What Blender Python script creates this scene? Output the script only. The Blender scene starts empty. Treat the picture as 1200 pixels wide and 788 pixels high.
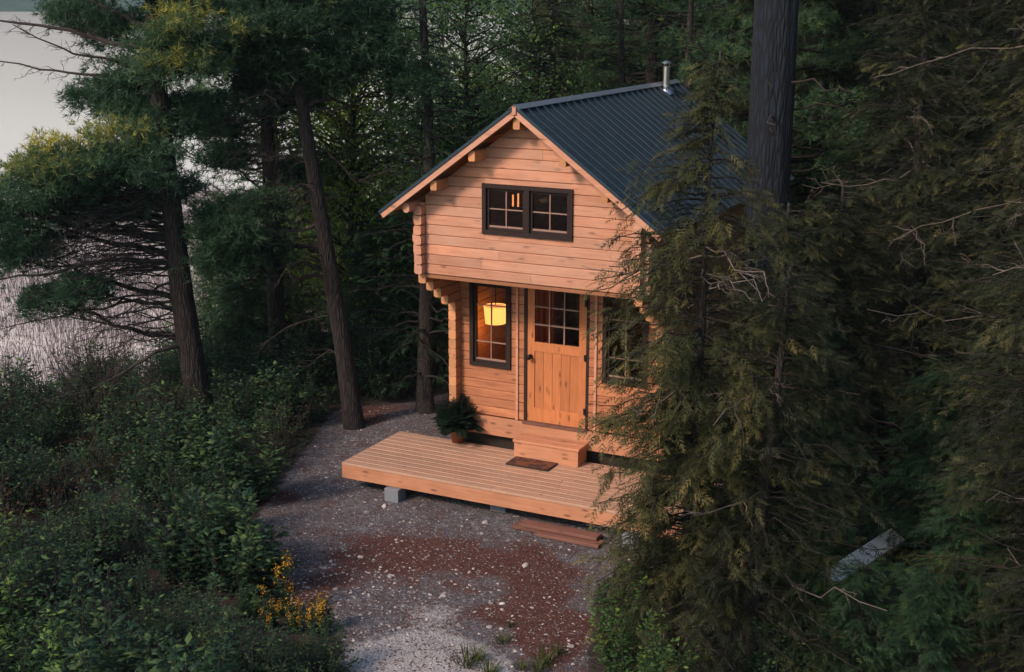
import bpy, math, random
import numpy as np
from mathutils import Vector
R = math.radians
rng = np.random.default_rng(7)
random.seed(7)
scn = bpy.context.scene

# ------------------------------------------------------------------ camera
CAM = np.array([7.402, -15.209, 6.536]); YAW = .464; PITCH = -.247; FPX = 1595.0
cam_d = bpy.data.cameras.new('camera'); cam = bpy.data.objects.new('camera', cam_d)
scn.collection.objects.link(cam); scn.camera = cam
cam.location = CAM; cam.rotation_euler = (math.pi/2 + PITCH, -.002, YAW)
cam_d.sensor_width = 36; cam_d.lens = FPX/1200*36; cam_d.clip_start = .1; cam_d.clip_end = 6000

# ------------------------------------------------------------------ world, sun, exposure
SUN_EL, SUN_AZ = R(36), R(-158)          # azimuth measured from +Y towards +X; behind-left of the camera
w = bpy.data.worlds.new('World'); scn.world = w; w.use_nodes = True
nt = w.node_tree; bg = nt.nodes['Background']
sky = nt.nodes.new('ShaderNodeTexSky'); sky.sky_type = 'NISHITA'; sky.sun_disc = False
sky.sun_elevation = SUN_EL; sky.sun_rotation = SUN_AZ; sky.air_density = 1.4; sky.dust_density = 2.2; sky.ozone_density = 3
nt.links.new(sky.outputs[0], bg.inputs[0]); bg.inputs[1].default_value = .09
sd = bpy.data.lights.new('sun', 'SUN'); sun = bpy.data.objects.new('sun', sd); scn.collection.objects.link(sun)
sd.energy = 2.0; sd.angle = R(10); sd.color = (1, .72, .58)
sdir = Vector((math.sin(SUN_AZ)*math.cos(SUN_EL), math.cos(SUN_AZ)*math.cos(SUN_EL), math.sin(SUN_EL)))
sun.rotation_euler = sdir.to_track_quat('Z', 'Y').to_euler(); sun.location = (-10, -20, 20)
vs = scn.view_settings; vs.view_transform = 'Standard'; vs.look = 'None'; vs.gamma = 1; vs.use_curve_mapping = False
vs.exposure = 0.7
scn.cycles.use_denoising = True; scn.cycles.max_bounces = 6; scn.cycles.diffuse_bounces = 2
scn.cycles.glossy_bounces = 2; scn.cycles.transmission_bounces = 2; scn.cycles.transparent_max_bounces = 8
scn.cycles.volume_bounces = 0; scn.cycles.use_adaptive_sampling = True; scn.cycles.adaptive_threshold = .02
scn.cycles.caustics_reflective = False; scn.cycles.caustics_refractive = False

# ------------------------------------------------------------------ helpers
_cy, _sy, _cp, _sp = math.cos(YAW), math.sin(YAW), math.cos(PITCH), math.sin(PITCH)
FW = np.array([-_sy*_cp, _cy*_cp, _sp]); RT = np.array([_cy, _sy, 0.]); UP = np.cross(RT, FW)
FH = np.array([-_sy, _cy, 0.])
def ray(x, y): return FW + RT*(x-600)/FPX - UP*(y-394)/FPX
def at(x, y, z=0.):                       # ground point seen at a place of the photograph
    d = ray(x, y); return CAM + d*((z-CAM[2])/d[2])
def beside(x, y, base, off=0.):           # point at the distance of a tree base (+ off metres farther)
    d = ray(x, y); t = ((np.asarray(base)-CAM) @ FH + off)/(d @ FH); return CAM + d*t
def proj(P):
    d = np.asarray(P)-CAM; z = d @ FW; return 600+FPX*(d @ RT)/z, 394-FPX*(d @ UP)/z, z

def link(o, parent=None):
    scn.collection.objects.link(o)
    if parent is not None: o.parent = parent
    return o
def tag(o, label=None, cat=None, group=None, kind=None):
    if label: o['label'] = label
    if cat: o['category'] = cat
    if group: o['group'] = group
    if kind: o['kind'] = kind
    return o
def empty(name, loc=(0, 0, 0), rz=0, **k):
    o = link(bpy.data.objects.new(name, None)); o.location = [float(v) for v in loc]; o.rotation_euler = (0, 0, rz)
    o.empty_display_size = .2
    return tag(o, **k)
def copy_tree(o, parent=None):
    c = o.copy(); scn.collection.objects.link(c)
    if parent is not None: c.parent = parent
    for ch in list(o.children): copy_tree(ch, c)
    return c

class MB:
    """collects verts/faces with a per-vertex tint, builds ONE mesh object"""
    def __init__(s): s.v = []; s.t = []; s.q = []; s.tr = []; s.n = 0
    def add(s, v, quads=None, tris=None, tint=.5):
        v = np.asarray(v, float)
        if quads is not None and len(quads): s.q.append(np.asarray(quads, int)+s.n)
        if tris is not None and len(tris): s.tr.append(np.asarray(tris, int)+s.n)
        s.v.append(v); s.t.append(np.broadcast_to(np.asarray(tint, float), (len(v),)))
        s.n += len(v); return s
    def box(s, x0, x1, y0, y1, z0, z1, tint=.5):
        v = [(x, y, z) for x in (x0, x1) for y in (y0, y1) for z in (z0, z1)]
        return s.add(v, [(0, 1, 3, 2), (4, 6, 7, 5), (0, 4, 5, 1), (2, 3, 7, 6), (0, 2, 6, 4), (1, 5, 7, 3)], tint=tint)
    def beam(s, p, q, wd, ht, up=(0, 0, 1), tint=.5, ch=.0):   # chamfered bar from p to q
        p, q, up = np.array(p, float), np.array(q, float), np.array(up, float)
        d = q-p; d /= np.linalg.norm(d); a = np.cross(d, up); a /= np.linalg.norm(a); b = np.cross(a, d)
        h, k = wd/2, ht/2; c = ch
        pr = [(-h+c, -k), (h-c, -k), (h, -k+c), (h, k-c), (h-c, k), (-h+c, k), (-h, k-c), (-h, -k+c)] if c else [(-h, -k), (h, -k), (h, k), (-h, k)]
        n = len(pr); v = [p+a*x+b*y for x, y in pr]+[q+a*x+b*y for x, y in pr]
        s.add(v, [(i, (i+1) % n, n+(i+1) % n, n+i) for i in range(n)], tint=tint)
        m = s.n-2*n
        for o_, rev in ((0, 1), (n, 0)):
            idx = [m+o_+i for i in range(n)]
            if n == 4: s.q.append(np.array([idx[::-1] if rev else idx]))
            else:
                f = [(idx[0], idx[i], idx[i+1]) for i in range(1, n-1)]
                s.tr.append(np.array([t[::-1] if rev else t for t in f]))
        return s
    def tube(s, pts, rad, sides=6, tint=.5, cap=True):
        P = np.asarray(pts, float); n = len(P); rad = np.broadcast_to(np.asarray(rad, float), (n,))
        T = np.gradient(P, axis=0); T /= np.linalg.norm(T, axis=1)[:, None]+1e-12
        ref = np.array([0, 0, 1.]) if abs(T[0][2]) < .8 else np.array([1., 0, 0])
        A = np.cross(T, ref); A /= np.linalg.norm(A, axis=1)[:, None]+1e-12; B = np.cross(T, A)
        an = np.arange(sides)*2*math.pi/sides
        V = (P[:, None]+rad[:, None, None]*(A[:, None]*np.cos(an)[None, :, None]+B[:, None]*np.sin(an)[None, :, None])).reshape(-1, 3)
        i = np.arange(n-1)[:, None]*sides; j = np.arange(sides)[None]; j2 = (j+1) % sides
        Q = np.stack([i+j, i+j2, i+sides+j2, i+sides+j], -1).reshape(-1, 4)
        s.add(V, Q, tint=tint)
        if cap and sides > 3:
            b = s.n-len(V)
            for o_ in (0, (n-1)*sides):
                s.tr.append(np.array([(b+o_, b+o_+k, b+o_+k+1) for k in range(1, sides-1)]))
        return s
    def lathe(s, prof, c=(0, 0, 0), sides=24, tint=.5):
        an = np.arange(sides)*2*math.pi/sides; V = []
        for r_, z in prof: V += [(c[0]+r_*math.cos(a), c[1]+r_*math.sin(a), c[2]+z) for a in an]
        Q = [(i*sides+j, i*sides+(j+1) % sides, (i+1)*sides+(j+1) % sides, (i+1)*sides+j) for i in range(len(prof)-1) for j in range(sides)]
        return s.add(V, Q, tint=tint)
    def build(s, name, mat, parent=None, smooth=False):
        me = bpy.data.meshes.new(name); V = np.concatenate(s.v).astype(np.float32)
        Q = np.concatenate(s.q) if s.q else np.zeros((0, 4), int); T = np.concatenate(s.tr) if s.tr else np.zeros((0, 3), int)
        me.vertices.add(len(V)); me.vertices.foreach_set('co', V.ravel())
        li = np.concatenate([Q.ravel(), T.ravel()]).astype(np.int32)
        me.loops.add(len(li)); me.loops.foreach_set('vertex_index', li)
        st = np.concatenate([np.arange(len(Q))*4, len(Q)*4+np.arange(len(T))*3]).astype(np.int32)
        me.polygons.add(len(st)); me.polygons.foreach_set('loop_start', st)
        me.polygons.foreach_set('use_smooth', np.full(len(st), bool(smooth)))
        a = me.attributes.new('tint', 'FLOAT', 'POINT'); a.data.foreach_set('value', np.concatenate(s.t).astype(np.float32))
        me.update(calc_edges=True); me.materials.append(mat)
        o = bpy.data.objects.new(name, me); return link(o, parent)

# ------------------------------------------------------------------ materials
class NT:
    def __init__(s, name):
        s.m = bpy.data.materials.new(name); s.m.use_nodes = True; s.n = s.m.node_tree.nodes; s.l = s.m.node_tree.links
        s.b = s.n['Principled BSDF']; s.out = s.n['Material Output']
    def node(s, t, **k):
        o = s.n.new('ShaderNode'+t)
        for a, v in k.items():
            if a.startswith('i_'):
                kk = a[2:]; o.inputs[int(kk) if kk.isdigit() else kk].default_value = v
            else: setattr(o, a, v)
        return o
    def link(s, a, b): s.l.new(a, b)
    def coord(s, scale=(1, 1, 1), kind='Object', rot=(0, 0, 0)):
        c = s.node('TexCoord'); m = s.node('Mapping'); m.inputs['Scale'].default_value = scale; m.inputs['Rotation'].default_value = rot
        s.link(c.outputs[kind], m.inputs[0]); return m.outputs[0]
    def noise(s, vec, scale, detail=4, rough=.55):
        n = s.node('TexNoise'); n.inputs['Scale'].default_value = scale; n.inputs['Detail'].default_value = detail
        n.inputs['Roughness'].default_value = rough; s.link(vec, n.inputs['Vector']); return n.outputs['Fac']
    def ramp(s, fac, stops):
        r = s.node('ValToRGB'); e = r.color_ramp.elements
        while len(e) < len(stops): e.new(.5)
        for el, (p, c) in zip(e, stops): el.position = p; el.color = (*c, 1) if len(c) == 3 else c
        s.link(fac, r.inputs[0]); return r.outputs[0]
    def mix(s, fac, a, b, mode='MIX'):
        m = s.node('Mix', data_type='RGBA', blend_type=mode)
        for i, v in ((0, fac), (6, a), (7, b)):
            if hasattr(v, 'links'): s.link(v, m.inputs[i])
            else: m.inputs[i].default_value = v if i == 0 else (*v, 1)
        return m.outputs[2]
    def math(s, op, a, b=0.):
        m = s.node('Math', operation=op)
        for i, v in ((0, a), (1, b)):
            if hasattr(v, 'links'): s.link(v, m.inputs[i])
            else: m.inputs[i].default_value = v
        return m.outputs[0]
    def attr(s, name='tint'):
        a = s.node('Attribute'); a.attribute_name = name; return a.outputs['Fac']
    def bump(s, h, strength=.4, dist=.01):
        b = s.node('Bump'); b.inputs['Strength'].default_value = strength; b.inputs['Distance'].default_value = dist
        s.link(h, b.inputs['Height']); s.link(b.outputs[0], s.b.inputs['Normal'])

def m_plain(name, col, rough=.6, metal=0., var=.15, scale=8, bump=0.):
    t = NT(name); v = t.coord(); n = t.noise(v, scale)
    c = t.mix(n, tuple(x*(1-var*1.5) for x in col), tuple(min(1, x*(1+var)) for x in col)); t.link(c, t.b.inputs['Base Color'])
    t.b.inputs['Roughness'].default_value = rough; t.b.inputs['Metallic'].default_value = metal
    if bump: t.bump(n, bump)
    return t.m
def m_wood(name, light, dark, axis='x', knots=True, rough=.6, var=.35, weather=None):
    t = NT(name); s = {'x': (1.2, 14, 14), 'y': (14, 1.2, 14), 'z': (14, 14, 1.2)}[axis]
    tint = t.attr(); cmb = t.node('CombineXYZ')
    off = t.math('MULTIPLY', tint, 37.); [t.link(off, cmb.inputs[i]) for i in range(3)]
    c = t.node('TexCoord'); ad = t.node('VectorMath', operation='ADD'); t.link(c.outputs['Object'], ad.inputs[0]); t.link(cmb.outputs[0], ad.inputs[1])
    mp = t.node('Mapping'); mp.inputs['Scale'].default_value = s; t.link(ad.outputs[0], mp.inputs[0]); v = mp.outputs[0]
    g = t.noise(v, 2.2, 8, .65); big = t.noise(ad.outputs[0], 2.3, 3)
    col = t.ramp(g, [(.25, dark), (.5, tuple((a+b)/2*1.05 for a, b in zip(light, dark))), (.75, light)])
    shade = t.math('ADD', t.math('MULTIPLY', tint, var*2), 1-var)
    shade = t.math('MULTIPLY', shade, t.math('ADD', t.math('MULTIPLY', big, .5), .75))
    cc = t.node('CombineColor'); [t.link(shade, cc.inputs[i]) for i in range(3)]
    col = t.mix(1., col, cc.outputs[0], 'MULTIPLY')
    if knots:
        ks = {'x': (3.0, 9, 9), 'y': (9, 3.0, 9), 'z': (9, 9, 3.0)}[axis]
        m2 = t.node('Mapping'); m2.inputs['Scale'].default_value = ks; t.link(ad.outputs[0], m2.inputs[0])
        vo = t.node('TexVoronoi'); vo.inputs['Scale'].default_value = 1.0; t.link(m2.outputs[0], vo.inputs['Vector'])
        k = t.ramp(vo.outputs['Distance'], [(.06, (1, 1, 1)), (.21, (0, 0, 0))])
        col = t.mix(t.math('MULTIPLY', k, .8), col, tuple(x*.3 for x in dark))
    if weather:
        wn = t.noise(ad.outputs[0], 1.1, 5); col = t.mix(t.ramp(wn, [(.35, (0, 0, 0)), (.75, (.8, .8, .8))]), col, weather)
    t.link(col, t.b.inputs['Base Color']); t.b.inputs['Roughness'].default_value = rough
    t.bump(g, .25, .004); return t.m
def m_leaf(name, dark, mid, light, trans=.3, rough=.55, rand=.25):
    t = NT(name); tint = t.attr()
    oi = t.node('ObjectInfo'); col = t.ramp(tint, [(0, dark), (.55, mid), (1, light)])
    n = t.noise(t.coord(), 1.4, 2); sh = t.math('ADD', t.math('MULTIPLY', n, .9), .55)
    sh = t.math('MULTIPLY', sh, t.math('ADD', t.math('MULTIPLY', oi.outputs['Random'], rand*2), 1-rand))
    cc = t.node('CombineColor'); [t.link(sh, cc.inputs[i]) for i in range(3)]
    col = t.mix(1., col, cc.outputs[0], 'MULTIPLY')
    t.link(col, t.b.inputs['Base Color']); t.b.inputs['Roughness'].default_value = rough
    t.b.inputs['Specular IOR Level'].default_value = .25
    tr = t.node('BsdfTranslucent'); t.link(col, tr.inputs[0]); mx = t.node('MixShader'); mx.inputs[0].default_value = trans
    t.link(t.b.outputs[0], mx.inputs[1]); t.link(tr.outputs[0], mx.inputs[2]); t.link(mx.outputs[0], t.out.inputs[0]); return t.m
def m_bark(name, a, b, sc=1.):
    t = NT(name); v = t.coord((9*sc, 9*sc, 1.6*sc)); n = t.noise(v, 3, 8, .7)
    vo = t.node('TexVoronoi', feature='DISTANCE_TO_EDGE'); vo.inputs['Scale'].default_value = 2.6; t.link(v, vo.inputs['Vector'])
    e = t.ramp(vo.outputs['Distance'], [(.0, (.25,)*3), (.28, (1,)*3)])
    c = t.mix(1., t.ramp(n, [(.3, a), (.7, b)]), e, 'MULTIPLY'); t.link(c, t.b.inputs['Base Color']); t.b.inputs['Roughness'].default_value = .9
    t.bump(t.math('ADD', n, t.math('MULTIPLY', e, .8)), .9, .03); return t.m

PINE = (.60, .315, .150)
M = dict(
    log=m_wood('pine_log', (.60, .305, .190), (.36, .15, .080), 'x', var=.20, weather=(.52, .32, .23)),
    logy=m_wood('pine_log_side', (.60, .30, .14), (.42, .19, .08), 'y', var=.16),
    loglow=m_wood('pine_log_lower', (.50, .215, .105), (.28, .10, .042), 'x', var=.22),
    doorw=m_wood('door_pine', (.56, .215, .08), (.40, .13, .04), 'z', var=.2),
    board=m_wood('pine_board', (.56, .275, .155), (.40, .175, .09), 'x', var=.2),
    boardy=m_wood('pine_board_side', (.55, .27, .12), (.36, .16, .07), 'y', var=.2),
    deck=m_wood('deck_board', (.54, .33, .22), (.40, .225, .145), 'x', var=.10, knots=False, rough=.55, weather=(.42, .29, .21)),
    stackw=m_wood('old_plank', (.22, .105, .075), (.13, .06, .045), 'x', var=.3),
    dark=m_plain('dark_window_paint', (.017, .007, .005), .8, scale=20),
    munt=m_plain('muntin_wood', (.30, .19, .15), .6),
    metal=m_plain('black_iron', (.02, .02, .02), .4, .6),
    steel=m_plain('stainless_steel', (.62, .62, .62), .28, 1., .1),
    concrete=m_plain('concrete', (.20, .225, .25), .9, bump=.4, scale=30),
    terracotta=m_plain('terracotta', (.26, .085, .035), .8, scale=12),
    potdark=m_plain('soil_and_gap_shade', (.03, .02, .015), .95),
    white=m_plain('weathered_white_wood', (.93, .93, .90), .7, var=.1, scale=6),
    inner=m_plain('interior_pine', (.30, .13, .06), .7),
    curtain=m_plain('curtain_cloth', (.34, .13, .05), .9),
    bark=m_bark('pine_bark', (.014, .011, .010), (.045, .034, .032)),
    barkbig=m_bark('old_pine_bark', (.004, .010, .020), (.011, .024, .042), .7),
    barkc=m_bark('cedar_bark', (.03, .025, .022), (.085, .072, .065), 2.2),
    twig=m_plain('dead_twig', (.17, .14, .125), .9, var=.4),
    twigd=m_plain('dark_dead_twig', (.035, .028, .026), .9, var=.4),
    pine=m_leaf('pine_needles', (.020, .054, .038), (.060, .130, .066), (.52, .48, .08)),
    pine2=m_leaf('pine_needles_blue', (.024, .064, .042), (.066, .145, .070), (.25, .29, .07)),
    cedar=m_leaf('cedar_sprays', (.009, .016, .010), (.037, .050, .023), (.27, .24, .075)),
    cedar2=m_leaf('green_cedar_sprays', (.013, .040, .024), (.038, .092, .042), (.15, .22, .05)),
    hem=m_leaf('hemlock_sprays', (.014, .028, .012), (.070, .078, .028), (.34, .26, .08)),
    broad=m_leaf('broad_leaves', (.022, .060, .028), (.075, .165, .050), (.34, .45, .06)),
    broady=m_leaf('yellow_green_leaves', (.06, .13, .02), (.18, .28, .03), (.42, .48, .04)),
    shrub=m_leaf('shrub_leaves', (.007, .022, .015), (.025, .066, .034), (.20, .30, .08)),
    shrubb=m_leaf('brown_shrub_leaves', (.035, .018, .012), (.075, .042, .024), (.12, .10, .03)),
    fern=m_leaf('fern_leaves', (.008, .020, .012), (.018, .042, .024), (.05, .08, .04)),
    gold=m_leaf('goldenrod_flowers', (.38, .17, .01), (.58, .33, .02), (.70, .50, .04)),
    grass=m_leaf('grass_blades', (.03, .045, .012), (.07, .10, .02), (.16, .18, .04)),
    reed=m_leaf('reed_stems', (.11, .09, .105), (.19, .16, .18), (.30, .26, .28)),
    straw=m_plain('needle_litter', (.11, .045, .032), .95, var=.4),
)
t = NT('stone'); oi = t.attr(); c = t.ramp(oi, [(0, (.13, .115, .12)), (.6, (.30, .28, .27)), (1, (.62, .59, .55))]); n_ = t.noise(t.coord(), 40)
c = t.mix(.35, c, t.ramp(n_, [(.3, (.12,)*3), (.7, (.5,)*3)]), 'OVERLAY'); t.link(c, t.b.inputs['Base Color']); t.b.inputs['Roughness'].default_value = .9; M['stone'] = t.m
# glass: real panes, part mirror and part clear
t = NT('window_glass'); fr = t.node('Fresnel'); fr.inputs[0].default_value = 1.5
gl = t.node('BsdfGlossy'); gl.inputs['Roughness'].default_value = .03; gl.inputs[0].default_value = (1, 1, 1, 1)
tp = t.node('BsdfTransparent'); tp.inputs[0].default_value = (.75, .68, .66, 1); mx = t.node('MixShader')
t.link(t.math('ADD', t.math('MULTIPLY', fr.outputs[0], .8), .02), mx.inputs[0]); t.link(tp.outputs[0], mx.inputs[1]); t.link(gl.outputs[0], mx.inputs[2]); t.link(mx.outputs[0], t.out.inputs[0]); M['glass'] = t.m
def m_emit(name, col, st):
    t = NT(name); t.b.inputs['Base Color'].default_value = (*col, 1); t.b.inputs['Emission Color'].default_value = (*col, 1); t.b.inputs['Emission Strength'].default_value = st; return t.m
M['shade'] = m_emit('lit_lamp_shade', (1., .52, .12), 2.1); M['glow'] = m_emit('warm_glow', (1., .40, .12), 1.3)
# roof metal
t = NT('navy_roof_metal'); n_ = t.noise(t.coord((1, 1, 1)), 3, 5); t.link(t.mix(n_, (.009, .026, .044), (.018, .046, .070)), t.b.inputs['Base Color'])
t.b.inputs['Roughness'].default_value = .5; t.b.inputs['Metallic'].default_value = .25; t.bump(t.noise(t.coord(), 60, 2), .1, .002); M['roof'] = t.m

# ------------------------------------------------------------------ terrain
SY = [-60, -12, 0, 4, 7, 11, 20, 28, 60, 200]; SX = [-24, -19, -14.2, -12.8, -12.2, -13.0, -15.5, -18, -24, -40]
LAKE = -2.2
def sstep(t): t = np.clip(t, 0, 1); return t*t*(3-2*t)
def vnoise(x, y, s=1.):
    x, y = np.asarray(x)*s, np.asarray(y)*s
    return (np.sin(x*1.3+y*.7+1.1)+np.sin(x*-.6+y*1.7+2.3)+.6*np.sin(x*2.9-y*1.1)+.5*np.sin(x*1.7+y*3.3+.4))/3.1
def height(x, y):
    x = np.asarray(x, float); y = np.asarray(y, float)
    d = np.minimum(x-np.interp(y, SY, SX), (38-y)*1.2)
    d = np.minimum(d, np.where(x > 0, 60-x, 99))
    h = -2.9+2.9*sstep((d+1.5)/8.5)
    h = h+.07*vnoise(x, y, .9)+.02*vnoise(x, y, 4)
    flat = sstep((np.hypot(x/3.4, (y-1)/4.6)-.8)/.5)
    return h*flat+(-.02)*(1-flat)
def ground_mat():
    t = NT('forest_floor'); v = t.coord()
    n1 = t.noise(v, .55, 5, .6); n2 = t.noise(v, 14, 8, .7); n3 = t.noise(v, 60, 4, .7)
    vo = t.node('TexVoronoi'); vo.inputs['Scale'].default_value = 38; t.link(v, vo.inputs['Vector'])
    grav = t.ramp(n2, [(.32, (.028, .031, .038)), (.5, (.10, .107, .125)), (.72, (.29, .295, .32))])
    cells = t.node('SeparateColor'); t.link(vo.outputs['Color'], cells.inputs[0])
    pal = t.ramp(cells.outputs[0], [(.3, (.06, .055, .06)), (.8, (.16, .155, .165)), (1, (.36, .35, .34))])
    grav = t.mix(.4, grav, pal); n4 = t.noise(v, 3.2, 5, .65); grav = t.mix(t.ramp(n4, [(.45, (0, 0, 0)), (.68, (.75,)*3)]), grav, (.075, .042, .040))
    lit = t.ramp(n2, [(.3, (.035, .013, .011)), (.55, (.095, .034, .027)), (.8, (.17, .075, .055))])
    dirt = t.ramp(n3, [(.3, (.016, .012, .010)), (.7, (.05, .035, .028))])
    fine = t.ramp(n3, [(.3, (.20, .20, .205)), (.7, (.55, .55, .55))])
    a = NT.attr(t, 'litter'); b = NT.attr(t, 'wild'); c = NT.attr(t, 'pale')
    def edge(x, lo=.42, hi=.58):
        return t.ramp(t.math('ADD', t.math('MULTIPLY', n1, .5), t.math('ADD', t.math('MULTIPLY', n2, .6), t.math('SUBTRACT', x, .55))), [(lo, (0, 0, 0)), (hi, (1, 1, 1))])
    col = t.mix(edge(a), grav, lit); col = t.mix(edge(c), col, fine); col = t.mix(edge(b), col, dirt)
    t.link(col, t.b.inputs['Base Color']); t.b.inputs['Roughness'].default_value = .95
    t.bump(t.math('ADD', n2, t.math('MULTIPLY', vo.outputs['Distance'], .5)), .8, .03); return t.m
# yard polygon: open gravel, in ground coordinates
YARD = np.array([at(*p)[:2] for p in [(470, 470), (395, 480), (345, 545), (305, 605), (290, 655), (345, 705), (405, 745), (425, 900), (700, 900), (690, 780), (700, 690), (760, 640), (840, 600)]]+[[2.2, 6.0], [-2.2, 6.0]])
def in_yard(x, y):
    x, y = np.asarray(x, float), np.asarray(y, float); c = np.zeros(x.shape, bool); n = len(YARD)
    for i in range(n):
        (x1, y1), (x2, y2) = YARD[i], YARD[i-1]
        k = (y1 > y) != (y2 > y); c ^= k & (x < (x2-x1)*(y-y1)/((y2-y1) if y2 != y1 else 1e-9)+x1)
    return c
def blob(x, y, px, py, r):
    p = at(px, py); return np.exp(-((x-p[0])**2+(y-p[1])**2)/(r*r))
def terrain():
    # one sheet: fine near the yard, coarse far away
    gx = np.unique(np.concatenate([np.linspace(-400, -40, 12), np.linspace(-40, -10, 50), np.linspace(-10, 9, 190), np.linspace(9, 60, 50), np.linspace(60, 400, 10)]))
    gy = np.unique(np.concatenate([np.linspace(-200, -20, 10), np.linspace(-20, -7, 25), np.linspace(-7, 8, 150), np.linspace(8, 45, 60), np.linspace(45, 400, 12)]))
    X, Y = np.meshgrid(gx, gy); Z = height(X, Y)
    V = np.stack([X.ravel(), Y.ravel(), Z.ravel()], 1); nx = len(gx)
    i = np.arange(len(gy)-1)[:, None]*nx; j = np.arange(nx-1)[None]
    Q = np.stack([i+j, i+j+1, i+nx+j+1, i+nx+j], -1).reshape(-1, 4)
    o = MB().add(V, Q).build('ground', ground_mat(), smooth=True); tag(o, 'gravel and rust red needle litter in the yard in front of the cabin', 'ground', kind='structure')
    x, y = V[:, 0], V[:, 1]
    lit = .8*blob(x, y, 460, 650, 1.0)+.75*blob(x, y, 600, 670, 1.)+.85*blob(x, y, 640, 750, .75)+.6*blob(x, y, 330, 690, .6)+.8*blob(x, y, 430, 480, .9)+.3*blob(x, y, 520, 650, .8)+.5*blob(x, y, 330, 590, .5)
    lit = lit*(.75+.55*vnoise(x, y, 2.1)+.3*vnoise(x, y, 5.3))+.3*np.clip(vnoise(x, y, 1.3)+.2, 0, 1)
    inside = in_yard(x, y).astype(float)
    # soften the yard edge
    acc = np.zeros(len(x))
    for k in range(10):
        a = k*math.pi/5; acc += in_yard(x+.4*math.cos(a), y+.4*math.sin(a))
    wild = 1-(acc+inside*2)/12
    pale = 2.6*blob(x, y, 480, 800, .8)+.5*blob(x, y, 520, 715, .5)+.4*blob(x, y, 420, 700, .5)
    for nm, val in (('litter', lit), ('wild', wild), ('pale', pale)):
        a = o.data.attributes.new(nm, 'FLOAT', 'POINT'); a.data.foreach_set('value', np.clip(val, 0, 1.2).astype(np.float32))
terrain()
def lake():
    t = NT('lake_water'); v = t.coord((1, .25, 1), rot=(0, 0, .3)); n = t.noise(v, .7, 4)
    t.b.inputs['Base Color'].default_value = (.95, .85, .73, 1); t.b.inputs['Roughness'].default_value = .14; t.b.inputs['IOR'].default_value = 1.33  # cream base colour stands in for bright sky mirrored in the water
    t.bump(n, .08, .1)
    o = MB().add([(-1090, -590, LAKE), (1090, -590, LAKE), (1090, 1190, LAKE), (-1090, 1190, LAKE)], [(0, 1, 2, 3)]).build('lake', t.m)
    tag(o, 'pale still lake seen between the trees', 'lake', kind='structure')
lake()
def hills():
    mb = MB(); N = 160; rows = 7; V = []; 
    for j in range(rows):
        for i in range(N):
            a = math.pi*(-.35+1.2*i/(N-1))+math.pi/2-.2       # angle round the camera
            r_ = 690+j*60+40*math.sin(i*.21)+14*math.sin(i*.9)
            z = LAKE-1 if j == 0 else LAKE+[0, 14, 17, 24, 36, 46, 40][j]*(1+.22*math.sin(i*.31+j)+.14*math.sin(i*1.7+j*2)+.06*math.sin(i*5.1))
            V.append((CAM[0]+r_*math.cos(a), CAM[1]+r_*math.sin(a), z))
    Q = [(j*N+i, j*N+i+1, (j+1)*N+i+1, (j+1)*N+i) for j in range(rows-1) for i in range(N-1)]
    t = NT('wooded_hill'); n = t.noise(t.coord(), .12, 5); t.link(t.ramp(n, [(.3, (.02, .045, .035)), (.7, (.05, .09, .05))]), t.b.inputs['Base Color']); t.b.inputs['Roughness'].default_value = 1
    o = mb.add(V, Q).build('hills', t.m, smooth=True); tag(o, 'wooded far shore fading to blue across the lake', 'hills', kind='structure')
hills()

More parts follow.
